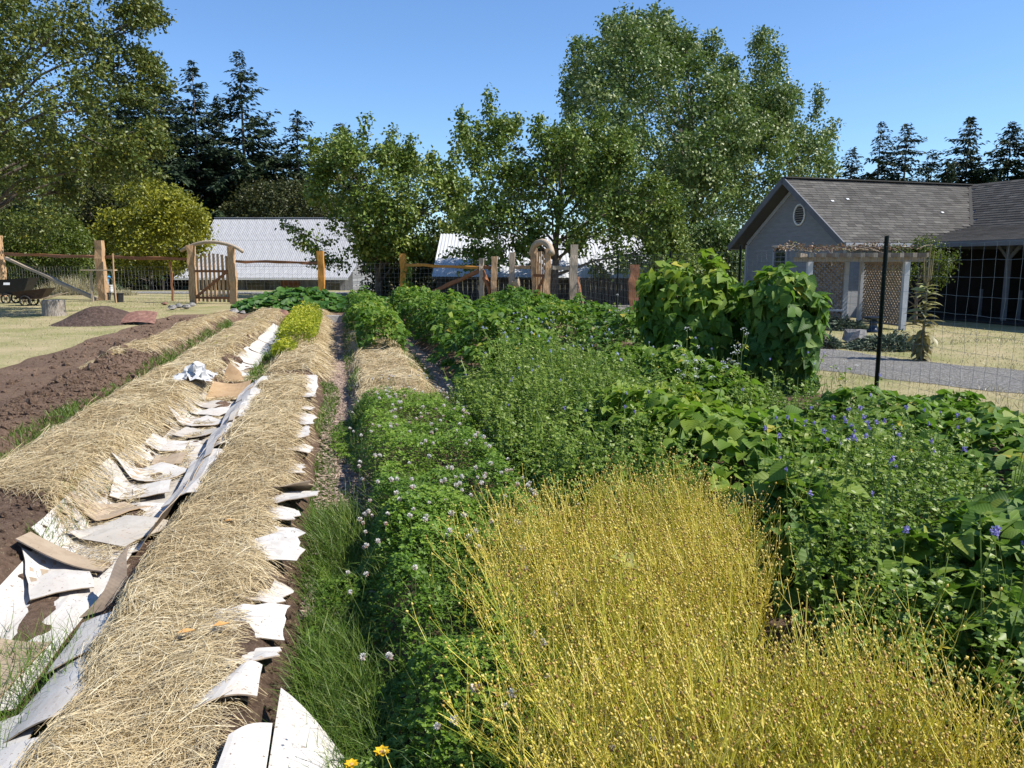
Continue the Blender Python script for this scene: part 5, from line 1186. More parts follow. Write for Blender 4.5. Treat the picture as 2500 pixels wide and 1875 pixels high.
# --- the low white roofed shed
o4 = CF(1.2, 32, 0); sd_ = thing('low_shed', 'low dark shed with a bright white metal roof behind the second gate', 'shed', o4)
e0, e1, r0, r1 = CF(-3.27, 32.5, 1.16), CF(5.95, 32.5, 1.08), CF(-3.4, 37.5, 3.05), CF(5.85, 37.5, 2.98)
sheets(sd_, o4, e0, e1, r0, .9, .15, .014, m_metalb)
mb = MB(); mb.poly([r0, r1, r1 + fh * 5 + A(0, 0, -1.8), r0 + fh * 5 + A(0, 0, -1.8)], [[0, 1, 2, 3]]); shift(mb, o4).build('back_roof', m_metalb, sd_)
mb = MB(); mb.bar(e0 + A(0, 0, -.06), e1 + A(0, 0, -.06), .04, .10); shift(mb, o4).build('fascia', m_dboard, sd_)
for k in range(42):
    x = -3.1 + 8.9 * (k + .5) / 42; mb = MB(); mb.box((0, 0, 0), (8.9 / 42 - .008, .03, 1.10), R, var=rng.random()); mb.build('wall_board', m_dboard, sd_, loc=tuple(CF(x, 32.85 + .006 * (k % 2), .54) - o4))
for x in (-3.12, 5.82):
    mb = MB(); mb.poly([CF(x, 32.85, -.1), CF(x, 42.1, -.1), CF(x, 42.1, 1.1), CF(x, 37.5, 2.9), CF(x, 32.85, 1.12)], [[0, 1, 2, 3, 4]]); shift(mb, o4).build('side_wall', m_dboard, sd_)
for i, (px, py, s) in enumerate([(1480, 760, .10), (1505, 762, .08), (1535, 760, .12), (1558, 762, .09), (1600, 764, .16)]):
    stone(px, py + 2, s, ['small white stone at the shed foot, leftmost of five', 'second small stone at the shed foot', 'white stone in the middle of the row at the shed foot', 'fourth small stone at the shed foot', 'larger pale stone behind the left bean tower'][i], m_plain('white_stone', [(.45, .44, .42), (.62, .60, .58)], 9, .8, .3), seed=340 + i)

# --- the house
C0 = D(2060, 592, 24); ang = math.radians(84); Lx = A(math.sin(ang), math.cos(ang), 0); Wx = A(-math.cos(ang), math.sin(ang), 0); UZ = A(0, 0, 1)
zE = C0[2]; RISE, SPAN = 2.18, 6.0
o5 = C0 * A(1, 1, 0); house = thing('house', 'grey sided house with brown shingled gable roof and a deep carport', 'house', o5)
def Hh(l, w, z): return Lx * l + Wx * w + UZ * z                   # in the house's own space
m_shing, t, b = nodes('asphalt_shingle')
f = stretch(t, noise(t, 60, 3, .6), .25, .75); cs = ramp(t, [(.085, .080, .074), (.118, .112, .104), (.150, .143, .132), (.185, .177, .162)], attr(t)); t.links.new(mixc(t, .35, cs, ramp(t, [(.045, .04, .036), (.22, .20, .18)], f), 'OVERLAY'), b.inputs['Base Color']); b.inputs['Roughness'].default_value = .95; b.inputs['Specular IOR Level'].default_value = .1; bump(t, b, f, .6, .006)
m_siding = m_plain('grey_siding', [(.195, .20, .215), (.25, .257, .272)], 3, .8, .15, sc3=(1, 1, 6))
m_trim = m_plain('grey_trim', [(.30, .31, .33), (.36, .37, .39)], 3, .7, .1)
m_dtrim = m_plain('dark_rake_trim', [(.10, .105, .12), (.14, .145, .16)], 3, .7, .1)
m_dark = m_plain('dark_interior', [(.02, .018, .016), (.035, .03, .028)], 3, .9, .1)  # near-black: on the carport surfaces its shade is in this colour
slope = norm(Wx * SPAN / 2 + UZ * RISE); SL = math.hypot(SPAN / 2, RISE)
nrm_ = norm(np.cross(Lx, slope))
def plane_slab(name, a, b, c, d, th, mat, parent=house):
    n = norm(np.cross(b - a, d - a)); n = n if n[2] > 0 else -n; V = [a, b, c, d] + [q - n * th for q in (a, b, c, d)]
    mb = MB(); mb.poly(V, [[0, 1, 2, 3], [7, 6, 5, 4]] + [[k, 4 + k, 4 + (k + 1) % 4, (k + 1) % 4] for k in range(4)]); return mb.build(name, mat, parent)
LEN = 13.0; L1 = 7.05
roof = plane_slab('roof', Hh(0, 0, zE), Hh(LEN, 0, zE), Hh(LEN, SPAN / 2, zE + RISE), Hh(0, SPAN / 2, zE + RISE), .12, m_dark)
plane_slab('roof_back', Hh(0, SPAN, zE), Hh(LEN, SPAN, zE), Hh(LEN, SPAN / 2 + .002, zE + RISE), Hh(0, SPAN / 2 + .002, zE + RISE), .12, m_shing)
def shingles(parent, base, u, v, n, lenu, lenv, expo, wtab, n_parts, seed, lim=None, dark=0.0):
    r = np.random.default_rng(seed); V, F, var = [], [], []; items = []
    rows = int(lenv / expo)
    for j in range(rows):
        s0 = r.uniform(-wtab, 0); k = 0
        while s0 < lenu:
            a, bq = max(0, s0), min(lenu, s0 + wtab - .006)
            if bq - a > .03 and (lim is None or lim((a + bq) / 2, j * expo)):
                items.append((a, bq, j * expo + r.normal(0, .004), np.clip(r.normal(.45, .2) - dark + .14 * float(vn(np.array(a), np.array(j * .3), 1.0, 3)), 0, 1)))
            s0 += wtab
    W0 = base + np.asarray(house.location)
    dist = np.array([np.linalg.norm(W0 + u * (i[0] + i[1]) / 2 + v * i[2] - A(0, 0, EYE)) for i in items]); order = np.argsort(dist)
    rest = MB(); cache = {}
    def tab(w): return np.array([[0, 0, .016], [w, 0, .016], [w, expo * 1.15, .003], [0, expo * 1.15, .003], [0, 0, 0], [w, 0, 0]])
    TF = [np.array([[0, 1, 2, 3], [4, 5, 1, 0]])]
    fr = np.stack([u, v, n], 1)
    for rank, i in enumerate(order):
        a, bq, vv, va = items[i]; p = base + u * a + v * vv + n * .002
        if rank < n_parts:
            key = (round(bq - a, 2), int(va * 5))
            if key not in cache:
                mb = MB(); mb.add(tab(key[0]), TF[0], (key[1] + .5) / 5); cache[key] = mb.mesh('shingle', m_shing)
            M = np.eye(4); M[:3, :3] = fr; M[:3, 3] = p; link('shingle', cache[key], parent, mat=Matrix(M.tolist()))
        else: rest.add(tab(bq - a) @ fr.T + p, TF[0], va)
    if rest.n: rest.build('shingles', m_shing, parent, kind='stuff')
PM_ = RISE / (SPAN / 2); CP_ = .18; l_c, l_x = 2.6, 5.05; l_j = (PM_ * l_x - CP_ * l_c) / (PM_ - CP_)
vsl = lambda v: v * (SPAN / 2) / SL                                   # distance up the slope -> plan distance
shingles(roof, Hh(0, 0, zE), Lx, slope, nrm_, 8.2, SL, .142, .31, 300, 4, lim=lambda a, v: PM_ * vsl(v) > CP_ * (a - l_c) - .02 and vsl(v) > a - l_x - .05)
mb = MB(); mb.bar(Hh(-.02, SPAN / 2, zE + RISE + .02), Hh(9.5, SPAN / 2, zE + RISE + .02), .30, .035, var=.2); mb.build('ridge_cap', m_shing, roof)
for (l, w_) in ((1.05, .62), (1.75, .66), (5.2, .48)):
    mb = MB(); p = Hh(l, 0, zE) + slope * SL * w_ + nrm_ * .03; mb.bar(p - Lx * .05, p + Lx * .05, .02, .07, up=slope); mb.build('roof_vent', m_wpaint, roof)
# rake boards and soffit, gutter
for s, (wa, wb, za, zb_) in enumerate(((0, SPAN / 2, zE, zE + RISE), (SPAN, SPAN / 2, zE, zE + RISE))):
    mb = MB(); mb.bar(Hh(-.03, wa, za - .07), Hh(-.03, wb, zb_ - .07), .05, .19, up=Wx * 0 + UZ, var=.5); mb.build('rake_board', m_dtrim, house)
    mb = MB(); d_ = (wb - wa) * .12; mb.poly([Hh(0, wa, za - .13), Hh(.52, wa, za - .13), Hh(.52, wb, zb_ - .13), Hh(0, wb, zb_ - .13)], [[0, 1, 2, 3]]); mb.build('soffit', m_trim, house)
mb = MB(); mb.bar(Hh(0, -.06, zE - .06), Hh(2.55, -.06, zE - .06), .10, .11); mb.build('gutter', m_trim, house)
mb = MB(); mb.bar(Hh(0, -.002, zE - .10), Hh(LEN, -.002, zE - .10), .03, .14); mb.build('fascia', m_dtrim, house)
# gable wall of lapped boards
gl = .52; w0, w1 = .45, 5.55; k = 0; z = 0.02
def gable_w(z): 
    q = (z - zE + .17) / RISE * SPAN / 2; return max(w0, q), min(w1, SPAN - q)
while z < zE + RISE - .18:
    a, bq = gable_w(z); a2, b2 = gable_w(z + .17)
    if b2 - a2 < .12: break
    mb = MB(); V = [Hh(gl - .022, a, z), Hh(gl - .022, bq, z), Hh(gl - .004, b2, z + .175), Hh(gl - .004, a2, z + .175), Hh(gl, a, z), Hh(gl, bq, z)]
    mb.poly(V, [[0, 1, 2, 3], [4, 5, 1, 0]]); mb.build('siding_board', m_siding, house); z += .17
mb = MB(); mb.poly([Hh(gl + .01, w0, 0), Hh(gl + .01, w1, 0), Hh(gl + .01, w1, zE + .15), Hh(gl + .01, 3, zE + RISE - .18), Hh(gl + .01, w0, zE + .15)], [[0, 1, 2, 3, 4]]); mb.build('gable_wall', m_siding, house)
for w_ in (w0, w1):
    mb = MB(); mb.bar(Hh(gl - .03, w_, 0), Hh(gl - .03, w_, zE + .05), .10, .10, up=Wx); mb.build('corner_board', m_trim, house)
for (wa, wb) in ((w0, 3.0), (w1, 3.0)):
    mb = MB(); mb.bar(Hh(gl - .03, wa, zE + .07), Hh(gl - .03, wb, zE + RISE - .27), .05, .13, up=UZ); mb.build('frieze_board', m_trim, house)
vc = Hh(gl - .04, 2.72, zE + .98); mb = MB(); ring = [vc + Wx * .27 * math.cos(a) + UZ * .33 * math.sin(a) for a in np.linspace(0, 6.2832, 25)]; mb.tube(ring, .035, 6, cap=False); vt = mb.build('round_vent', m_wpaint, house, smooth=True)
mb = MB(); mb.poly([vc + Lx * .012 + Wx * .26 * math.cos(a) + UZ * .32 * math.sin(a) for a in np.linspace(0, 6.2832, 24, endpoint=False)], [list(range(24))]); mb.build('backing', m_dark, vt)
for j in range(8):
    zz = -.26 + .075 * j; ww = .26 * math.sqrt(max(.05, 1 - (zz / .33) ** 2)); mb = MB(); mb.bar(vc + UZ * zz - Wx * ww, vc + UZ * zz + Wx * ww, .05, .012, up=norm(UZ + Lx * .8)); mb.build('slat', m_siding, vt)
# gable window
wc = Hh(gl - .03, 3.62, 1.62); 
mb = MB()
for (dw, dz, sw, sz) in ((0, .64, .78, .09), (0, -.64, .78, .09), (-.35, 0, .09, 1.19), (.35, 0, .09, 1.19)): mb.box(wc + Wx * dw + UZ * dz, (.06, sw, sz), np.stack([Lx, Wx, UZ], 1))
wn = mb.build('window', m_trim, house); mb = MB(); mb.box(wc + Lx * .015, (.01, .61, 1.19), np.stack([Lx, Wx, UZ], 1)); mb.build('pane', m_glass, wn)
# front long wall, back and far walls, slab
mb = MB(); mb.poly([Hh(gl, w0, 0), Hh(LEN, w0, 0), Hh(LEN, w0, zE), Hh(gl, w0, zE)], [[0, 1, 2, 3]]); mb.build('front_wall', m_siding, house)
mb = MB(); mb.poly([Hh(gl, w1, 0), Hh(LEN, w1, 0), Hh(LEN, w1, zE), Hh(gl, w1, zE)], [[3, 2, 1, 0]]); mb.build('back_wall', m_siding, house)
# carport: low roof rising to the right from an eave that runs forward, and the cross gable above it
FW = -8.0; zc = lambda l: zE + CP_ * (l - l_c) + .012; zx = lambda l: zE + PM_ * (l - l_x) + .014
def fan(name, V, mat, th=.12):
    n = len(V); mb = MB(); mb.poly(list(V) + [v - UZ * th for v in V], [list(range(n)), list(range(2 * n - 1, n - 1, -1))] + [[k, n + k, n + (k + 1) % n, (k + 1) % n] for k in range(n)]); return mb.build(name, mat, house)
cr = fan('carport_roof', [Hh(l_c, FW, zc(l_c)), Hh(l_j, FW, zc(l_j)), Hh(l_j, (l_j - l_c) * CP_ / PM_, zc(l_j)), Hh(l_c, .0, zc(l_c))], m_dtrim)
cu = norm(Lx + UZ * CP_); cw = -Wx; shingles(cr, Hh(l_c, 1.0, zE + .014), cw, cu, norm(np.cross(cw, cu)), 9.0, (l_j - l_c) / cu.dot(Lx), .145, .31, 60, 6, lim=lambda a, v: 1.0 - a < v * cu.dot(Lx) * CP_ / PM_, dark=.15)  # tabs toned darker, shade of a slope turned from the sun
xr = fan('cross_roof', [Hh(l_j, FW, zx(l_j)), Hh(l_x + 3, FW, zx(l_x + 3)), Hh(l_x + 3, 3.0, zx(l_x + 3)), Hh(l_j, l_j - l_x, zx(l_j))], m_dtrim)
xu = norm(Lx + UZ * PM_); shingles(xr, Hh(l_j, 3.0, zx(l_j) + .004), cw, xu, norm(np.cross(cw, xu)), 11.0, (l_x + 3 - l_j) / xu.dot(Lx), .142, .31, 40, 7, lim=lambda a, v: 3.0 - a < l_j - l_x + v * xu.dot(Lx), dark=.1)  # again darker tabs: this slope's lack of sun is in the colour
mb = MB(); mb.bar(Hh(l_j, l_j - l_x, zx(l_j) + .02), Hh(l_x + 3, 3.0, zx(l_x + 3) + .02), .12, .03, var=.2); mb.build('valley_flashing', m_shing, house)
fan('cross_roof_right', [Hh(l_x + 3, FW, zE + RISE), Hh(l_x + 6.2, FW, zE), Hh(l_x + 6.2, 3.0, zE), Hh(l_x + 3, 3.0, zE + RISE)], m_shing)
mb = MB(); mb.bar(Hh(l_c - .03, FW, zE - .06), Hh(l_c - .03, -.02, zE - .06), .05, .16); mb.build('carport_fascia', m_dtrim, house)
for w_ in (-2.6, -5.4, -7.8):
    mb = MB(); mb.bar(Hh(l_c + .9, w_, 0), Hh(l_c + .9, w_, zE + .02), .11, .11, up=Lx); pst = mb.build('carport_post', m_dtrim, house)
    for s in (-1, 1):
        mb = MB(); mb.bar(Hh(l_c + .9, w_, zE - .5), Hh(l_c + .9, w_ + s * .4, zE - .06), .06, .08); mb.build('brace', m_dtrim, pst)
for j in range(4):
    mb = MB(); mb.box(Hh(l_c + 1.6, -1.2 - 1.3 * j, .45), (.07, .07, .9), np.stack([Lx, Wx, UZ], 1)); mb.build('railing_post', m_dtrim, house)
fw_ = [Hh(l_x + 5.6, FW, 0), Hh(l_x + 5.6, 3, 0), Hh(l_x + 5.6, 3, zE + .3), Hh(l_x + 5.6, FW, zE + .3)]
mb = MB(); mb.poly(fw_, [[0, 1, 2, 3]]); mb.build('carport_sun_blocker', m_dark, house)  # unseen wall added to keep the sun out of the carport
mb = MB(); mb.poly([Hh(l_c + .4, w0 - .03, 0), Hh(l_x + 5.6, w0 - .03, 0), Hh(l_x + 5.6, w0 - .03, zE + .3), Hh(l_c + .4, w0 - .03, zE - .02)], [[0, 1, 2, 3]]); mb.build('carport_back_shade', m_dark, house)  # near-black sheet before the siding, painted carport shade
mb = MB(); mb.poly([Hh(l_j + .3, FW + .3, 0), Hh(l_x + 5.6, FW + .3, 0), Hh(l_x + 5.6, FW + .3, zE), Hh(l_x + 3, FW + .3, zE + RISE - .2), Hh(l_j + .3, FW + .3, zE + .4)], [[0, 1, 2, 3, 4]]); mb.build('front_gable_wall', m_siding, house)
mb = MB(); mb.box(Hh((l_c + l_x + 5.6) / 2, (FW + w0) / 2, .03), (l_x + 5.6 - l_c, w0 - FW, .05), np.stack([Lx, Wx, UZ], 1)); mb.build('carport_slab', m_dark, house)  # floor coloured near-black for the shade under the roof

# ------------------------------------------------------------------ pergola
PF = CF(9.85, 19.9); PL = CF(7.62, 20.4); PB = CF(9.62, 21.85); PM = CF(9.12, 21.75); PK = CF(8.25, 22.1)
o6 = (PF + PL + PB + PK) / 4; pg = thing('pergola', 'weathered garden pergola with lattice sides and white posts', 'pergola', o6); bt = 1.71
m_lat = m_wood('lattice_wood', [(.20, .145, .10), (.33, .25, .18), (.42, .33, .25)])
m_ppost = m_plain('pale_post_paint', [(.40, .41, .43), (.52, .52, .53)], 5, .7, .1)
m_pbeam = m_wood('pale_beam', [(.16, .135, .105), (.25, .21, .165), (.32, .275, .22)])
for q in (PF, PL, PB, PM, PK):
    mb = MB(); mb.bar(q - o6 + A(0, 0, -.05), q - o6 + A(0, 0, bt), .13, .13, up=fh); mb.build('post', m_ppost, pg)
fd = norm(PF - PL); sdv = norm(PB - PF)
BL0, BR0 = CF(8.05, 22.2), CF(9.95, 21.9)
for qa, qb in ((PL - fd * .42, PF + fd * .42), (BL0, BR0)):
    mb = MB(); mb.bar(qa - o6 + A(0, 0, bt + .06), qb - o6 + A(0, 0, bt + .06), .05, .12); mb.build('beam', m_pbeam, pg)
Lp = np.linalg.norm(PF - PL) + .8
for k in range(11):
    q = PL - fd * .4 + fd * Lp * (k + .5) / 11 - o6 + A(0, 0, bt + .165); q2 = BL0 + (BR0 - BL0) * (k + .5) / 11 - o6 + A(0, 0, bt + .165); sv = norm(q2 - q); mb = MB(); mb.bar(q - sv * .38, q2 + sv * .3, .10, .11, var=rng.random()); mb.build('rafter', m_pbeam, pg)
def lattice(a, b, z0, z1, nm):
    a = a - o6; b = b - o6; L = np.linalg.norm((b - a)[:2]); u = norm(b - a); H_ = z1 - z0; pn = np.cross(u, UZ); mb = MB()
    for z in (z0, z1): mb.bar(a + UZ * z, b + UZ * z, .05, .06, up=pn)
    par = mb.build(nm, m_lat, pg)
    for s in (-1, 1):
        c = -H_
        while c < L:
            x0, x1 = max(0, c), min(L, c + H_)
            if x1 - x0 > .06:
                za, zb2 = x0 - c, x1 - c
                if s < 0: za, zb2 = H_ - za, H_ - zb2
                mb = MB(); mb.bar(a + u * x0 + UZ * (z0 + za) + pn * .008 * s, a + u * x1 + UZ * (z0 + zb2) + pn * .008 * s, .012, .042, up=np.cross(u * (x1 - x0) + UZ * (zb2 - za), pn), var=rng.random()); mb.build('slat', m_lat, par)
            c += .125
lattice(PF + sdv * .1, PB - sdv * .1, .12, bt - .02, 'lattice_panel'); lattice(PK + fd * .05, PM - fd * .05, .12, bt - .02, 'lattice_panel'); lattice(PL + norm(PK - PL) * .1, PK - norm(PK - PL) * .1, .12, bt - .02, 'lattice_panel')
mb = MB(); mb.bar(PK - o6 + A(0, 0, .40), PM - o6 - fh * .05 + A(0, 0, .40), .40, .05); mb.build('bench_seat', m_wpaint, pg)
# dry vine on top
o = thing('dry_vine', 'tangle of dry brown vine on top of the pergola', 'vine', tuple(o6 + A(0, 0, bt + .3))); N = 800
q = rng.random(N); s = rng.uniform(.1, 2.3, N); P = PL - o6 + fd * (Lp * q - .35)[:, None] * (1 - .10 * s[:, None]) + (sdv + fd * .12) * s[:, None]; P = P + np.stack([0 * q, 0 * q, .02 + .16 * rng.random(N) * (1 + .7 * vn(q * 6, s, 1, 3))], -1)
m_dvine = m_leaf('dry_vine_leaf', [(.08, .045, .025), (.16, .09, .05), (.23, .14, .08), (.12, .14, .04)], .25)
mb = MB(); scatter(mb, OVAL[0], OVAL[1], P, frames(rdir(N), rdir(N) + A(0, 0, .5)), rng.uniform(.04, .08, N), rng.random(N)); mb.build('foliage', m_dvine, o, kind='stuff'); mb = MB()
for k in range(26):
    i = rng.integers(N); d_ = rdir(1, .25)[0]; mb.tube([P[i] * A(1, 1, .3), P[i] + d_ * .3, P[i] + d_ * .55 + A(0, 0, -.05)], .006, 4)
mb.build('stems', m_greyw, o, kind='stuff')

# ------------------------------------------------------------------ trees
m_bark = m_plain('tree_bark', [(.06, .048, .038), (.13, .105, .085), (.21, .18, .15)], 6, .95, .7, .03, sc3=(4, 4, 1))
m_pbark = m_plain('pale_bark', [(.16, .14, .12), (.30, .27, .24), (.42, .39, .36)], 5, .9, .5, .02)
m_maple = m_leaf('maple_leaf', [(.026, .066, .018), (.052, .112, .028), (.092, .162, .045), (.15, .215, .08), (.28, .34, .20)], .20, (.16, .26, .03))
m_cherry = m_leaf('cherry_leaf', [(.033, .076, .014), (.062, .125, .022), (.105, .180, .032), (.17, .24, .05), (.29, .34, .12)], .20, (.2, .26, .03))
m_alder = m_leaf('alder_leaf', [(.022, .044, .011), (.042, .074, .016), (.072, .110, .022), (.12, .155, .03), (.22, .22, .045)], .20, (.20, .22, .03))
m_ybush = m_leaf('yellow_green_foliage', [(.07, .08, .009), (.145, .16, .014), (.24, .245, .02), (.36, .34, .035)], .30, (.3, .3, .02))
m_gbush = m_leaf('green_foliage', [(.03, .055, .010), (.055, .09, .014), (.085, .125, .02), (.13, .165, .03)], .30, (.18, .26, .02))
m_dkbush = m_leaf('dark_foliage', [(.012, .022, .008), (.024, .038, .012), (.042, .058, .018), (.07, .08, .024)], .22)
m_fir = m_leaf('fir_needles', [(.007, .016, .010), (.014, .029, .016), (.024, .045, .023), (.042, .068, .034)], .12, rough=.6, spec=.2)
m_fir2 = m_leaf('blue_fir_needles', [(.012, .026, .020), (.020, .040, .028), (.032, .058, .038), (.048, .078, .050)], .12, rough=.6, spec=.2)
def pt_in(poly, n, r):
    P = np.array(poly, float); x = r.uniform(P[:, 0].min(), P[:, 0].max(), n * 6); y = r.uniform(P[:, 1].min(), P[:, 1].max(), n * 6)
    k = inpoly(x, y, poly); return x[k][:n], y[k][:n]
def edge_dist(x, y, poly):
    P = np.array(poly, float); Q = np.roll(P, -1, 0); best = np.full(len(x), 1e9); X = np.stack([x, y], -1)
    for a, b in zip(P, Q):
        tt = np.clip(((X - a) @ (b - a)) / ((b - a) @ (b - a)), 0, 1); best = np.minimum(best, np.linalg.norm(X - (a + tt[:, None] * (b - a)), axis=1))
    return best
def tree(name, label, poly, d, base_px, mat, nl, lobe, ncl, nlf, lsz, thick=.9, T=DIA, bark=None, trunk_r=.25, seed=0, cat='tree', dmin=0.0, spires=(), clr=.3, up=.45, vbias=0.0, droop=.25, group=None, limbs=26, ytrunk=None, zfix=None, zel=1.35):
    r = np.random.default_rng(seed); k = d / FPX
    b = D(base_px, 700, d); b[2] = float(terr(b[0], b[1])) if zfix is None else zfix
    o = thing(name, label, cat, b, group)
    lx, ly = pt_in(poly, nl, r); ed = edge_dist(lx, ly, poly) * k; md = ed.max()
    off = np.sqrt(np.clip(1 - (1 - ed / md) ** 2, 0, 1)) * md * thick * 1.9; off = off * np.sign(r.normal(0, 1, len(lx)) - .25) * np.sqrt(r.random(len(lx)))
    off = np.maximum(off, dmin - d + lobe * .8) if dmin else off; C = np.array([D(x, y, d + q) for x, y, q in zip(lx, ly, off)]); rad = lobe * r.uniform(.7, 1.25, len(C)) * np.clip(.55 + ed / md, .55, 1.1)
    dirs = norm(r.normal(0, 1, (len(C), ncl, 3)) + A(.15, -.1, .55)); rr = r.uniform(.45, 1.0, (len(C), ncl))
    cl = C[:, None] + dirs * (rad[:, None] * rr)[..., None] * A(1, 1, zel); cl = cl.reshape(-1, 3); outw = dirs.reshape(-1, 3)
    sp = []
    for (x0, y0, x1, y1, w) in spires:
        q = r.uniform(-.6 if not dmin else -.1, .6) * md; a, e = D(x0, y0, d + q), D(x1, y1, d + q); n = 22
        for s in np.linspace(0, 1, n): sp.append((a + (e - a) * s + r.normal(0, w * k * (1.05 - s), 3), a, e))
    if sp: cl = np.concatenate([cl, np.array([s[0] for s in sp])]); outw = np.concatenate([outw, norm(r.normal(0, 1, (len(sp), 3)) + A(0, 0, .6))])
    n = len(cl) * nlf
    P = np.repeat(cl, nlf, 0) + r.normal(0, clr, (n, 3)) * A(1, 1, .8); ow = np.repeat(outw, nlf, 0)
    nn = ow * .55 + A(0, 0, up) + r.normal(0, .45, (n, 3)); tt = r.normal(0, 1, (n, 3)) + ow * .5 + A(0, 0, -droop * 2)
    cv = np.repeat(np.clip(r.normal(.45, .16, len(cl)) + vbias, 0, 1), nlf); var = np.clip(cv + r.normal(0, .16, n), 0, 1)
    mb = MB(); scatter(mb, T[0], T[1], P - b, frames(tt, nn), lsz * r.uniform(.65, 1.3, n), var); mb.build('crown', mat, o, kind='stuff')
    cx = C.mean(0); top = C[:, 2].max(); H_ = top - b[2]; tz = np.linspace(0, .72, 9); lean = (cx - b) * A(1, 1, 0)
    path = np.array([b + lean * (s / .72) ** 1.5 * .6 + A(0, 0, H_ * s) + (r.normal(0, .02 * H_ * s * .4, 3) * A(1, 1, 0)) for s in tz]); R_ = trunk_r * (1 - tz * 1.15) + .02
    mb = MB(); mb.tube(path - b, R_, 8); mb.build('trunk', bark or m_bark, o, smooth=True)
    idx = r.permutation(len(C))[:limbs]; mb = MB()
    for i in idx:
        j = min(len(path) - 1, max(1, int(np.interp(C[i][2] - b[2], [0, H_], [1, 8])) - 1)); p0 = path[j]; p1 = C[i]; m = (p0 + p1) / 2 + A(0, 0, .08 * np.linalg.norm(p1 - p0)) + r.normal(0, .1, 3)
        rr0 = R_[j] * .45; mb.tube(np.array([p0, p0 * .5 + m * .5 + r.normal(0, .05, 3), m, m * .4 + p1 * .6 + r.normal(0, .06, 3), p1]) - b, np.array([rr0, rr0 * .8, rr0 * .6, rr0 * .4, .012]), 5)
        for q in range(3):
            e = cl[i * ncl + r.integers(ncl)]; mb.tube(np.array([m * .4 + p1 * .6, (m * .4 + p1 * .6) * .5 + e * .5 + r.normal(0, .06, 3), e]) - b, np.array([rr0 * .35, rr0 * .25, .008]), 4, cap=False)
    for (q, a, e) in sp[::22]:
        mb.tube(np.array([a, (a + e) / 2, e]) - b, [.035, .022, .008], 4)
    mb.build('limbs', bark or m_bark, o, smooth=True, kind='stuff')
    return o
MP = [(1360, 330), (1385, 250), (1405, 160), (1440, 95), (1500, 60), (1560, 55), (1625, 45), (1690, 120), (1740, 150), (1800, 130), (1860, 100), (1905, 180), (1950, 240), (1995, 300), (2020, 360), (2030, 420), (1985, 460), (1900, 520), (1840, 590), (1790, 690), (1680, 690), (1560, 640), (1480, 560), (1400, 480), (1350, 400)]
tree('maple_tree', 'very large round crowned maple with silvery top beside the house', MP, 48, 1700, m_maple, 200, 1.30, 24, 22, .19, seed=1, trunk_r=.42, clr=.22, spires=[(1420, 160, 1405, 95, 14), (1500, 110, 1490, 55, 16), (1560, 90, 1555, 35, 14), (1630, 90, 1628, 30, 16), (1850, 140, 1860, 75, 14), (1990, 300, 2000, 215, 10), (1745, 150, 1740, 80, 14), (1390, 260, 1385, 185, 10), (2010, 370, 2035, 300, 9)], vbias=.10, thick=.8)
C1 = [(765, 400), (800, 350), (850, 330), (900, 345), (960, 380), (1010, 400), (1080, 420), (1140, 470), (1150, 540), (1100, 600), (1000, 630), (920, 645), (860, 600), (800, 540), (760, 480)]
tree('cherry_tree', 'spreading cherry tree with upright shoots in front of the barn', C1, 41, 925, m_cherry, 92, .80, 17, 15, .19, seed=2, T=LANCE if False else DIA, trunk_r=.2, clr=.18, spires=[(880, 400, 893, 282, 9), (840, 390, 835, 320, 9), (950, 400, 960, 315, 9), (1010, 410, 1000, 335, 8), (1060, 430, 1055, 375, 7), (1105, 450, 1110, 365, 7), (770, 420, 765, 340, 10), (985, 420, 990, 360, 9), (800, 600, 690, 545, 10), (800, 620, 720, 590, 9), (850, 640, 760, 640, 8)], limbs=34, vbias=.05, thick=.7)
C2 = [(1130, 330), (1180, 300), (1250, 320), (1330, 330), (1420, 320), (1520, 340), (1600, 400), (1650, 480), (1660, 560), (1630, 655), (1540, 668), (1440, 645), (1400, 622), (1300, 612), (1210, 640), (1130, 620), (1120, 520), (1100, 420)]
tree('cherry_tree', 'wide dense cherry tree hanging over the white shed roof', C2, 31.3, 1352, m_cherry, 110, .66, 18, 15, .15, seed=3, trunk_r=.17, clr=.145, spires=[(1195, 320, 1196, 222, 9), (1140, 360, 1124, 270, 9), (1250, 330, 1265, 285, 8), (1310, 340, 1318, 288, 8), (1180, 360, 1165, 300, 9), (1380, 340, 1400, 280, 10), (1460, 330, 1470, 270, 9), (1215, 360, 1225, 310, 9), (1230, 610, 1090, 620, 9), (1240, 630, 1130, 655, 8), (1450, 640, 1480, 670, 10)], limbs=36, vbias=-.02, thick=.5, dmin=29.8)
AP = [(-420, -260), (40, -200), (200, -80), (300, -30), (405, 40), (390, 70), (300, 60), (255, 75), (330, 130), (370, 170), (420, 200), (350, 230), (330, 270), (390, 300), (410, 350), (395, 400), (350, 440), (280, 470), (180, 480), (60, 500), (-420, 500)]
tree('alder_tree', 'big loose olive leaved tree overhanging the left edge of the picture', AP, 27, -130, m_alder, 235, .62, 17, 16, .12, seed=4, bark=m_bark, trunk_r=.22, clr=.145, limbs=30, thick=.55, spires=[(300, 60, 415, 45, 9), (280, 40, 390, 20, 9), (250, 100, 370, 150, 10), (300, 200, 425, 215, 9), (280, 240, 380, 250, 9), (300, 320, 420, 370, 10), (300, 390, 400, 430, 10), (200, 330, 330, 400, 12)], vbias=.02)
YB = [(240, 560), (260, 500), (310, 465), (370, 452), (430, 465), (480, 500), (505, 550), (495, 610), (440, 655), (350, 680), (280, 670), (240, 620)]
tree('shrub_tree', 'rounded yellow green small tree behind the left fence', YB, 58, 370, m_ybush, 70, .95, 17, 18, .22, seed=5, trunk_r=.14, clr=.28, vbias=.08, limbs=16)
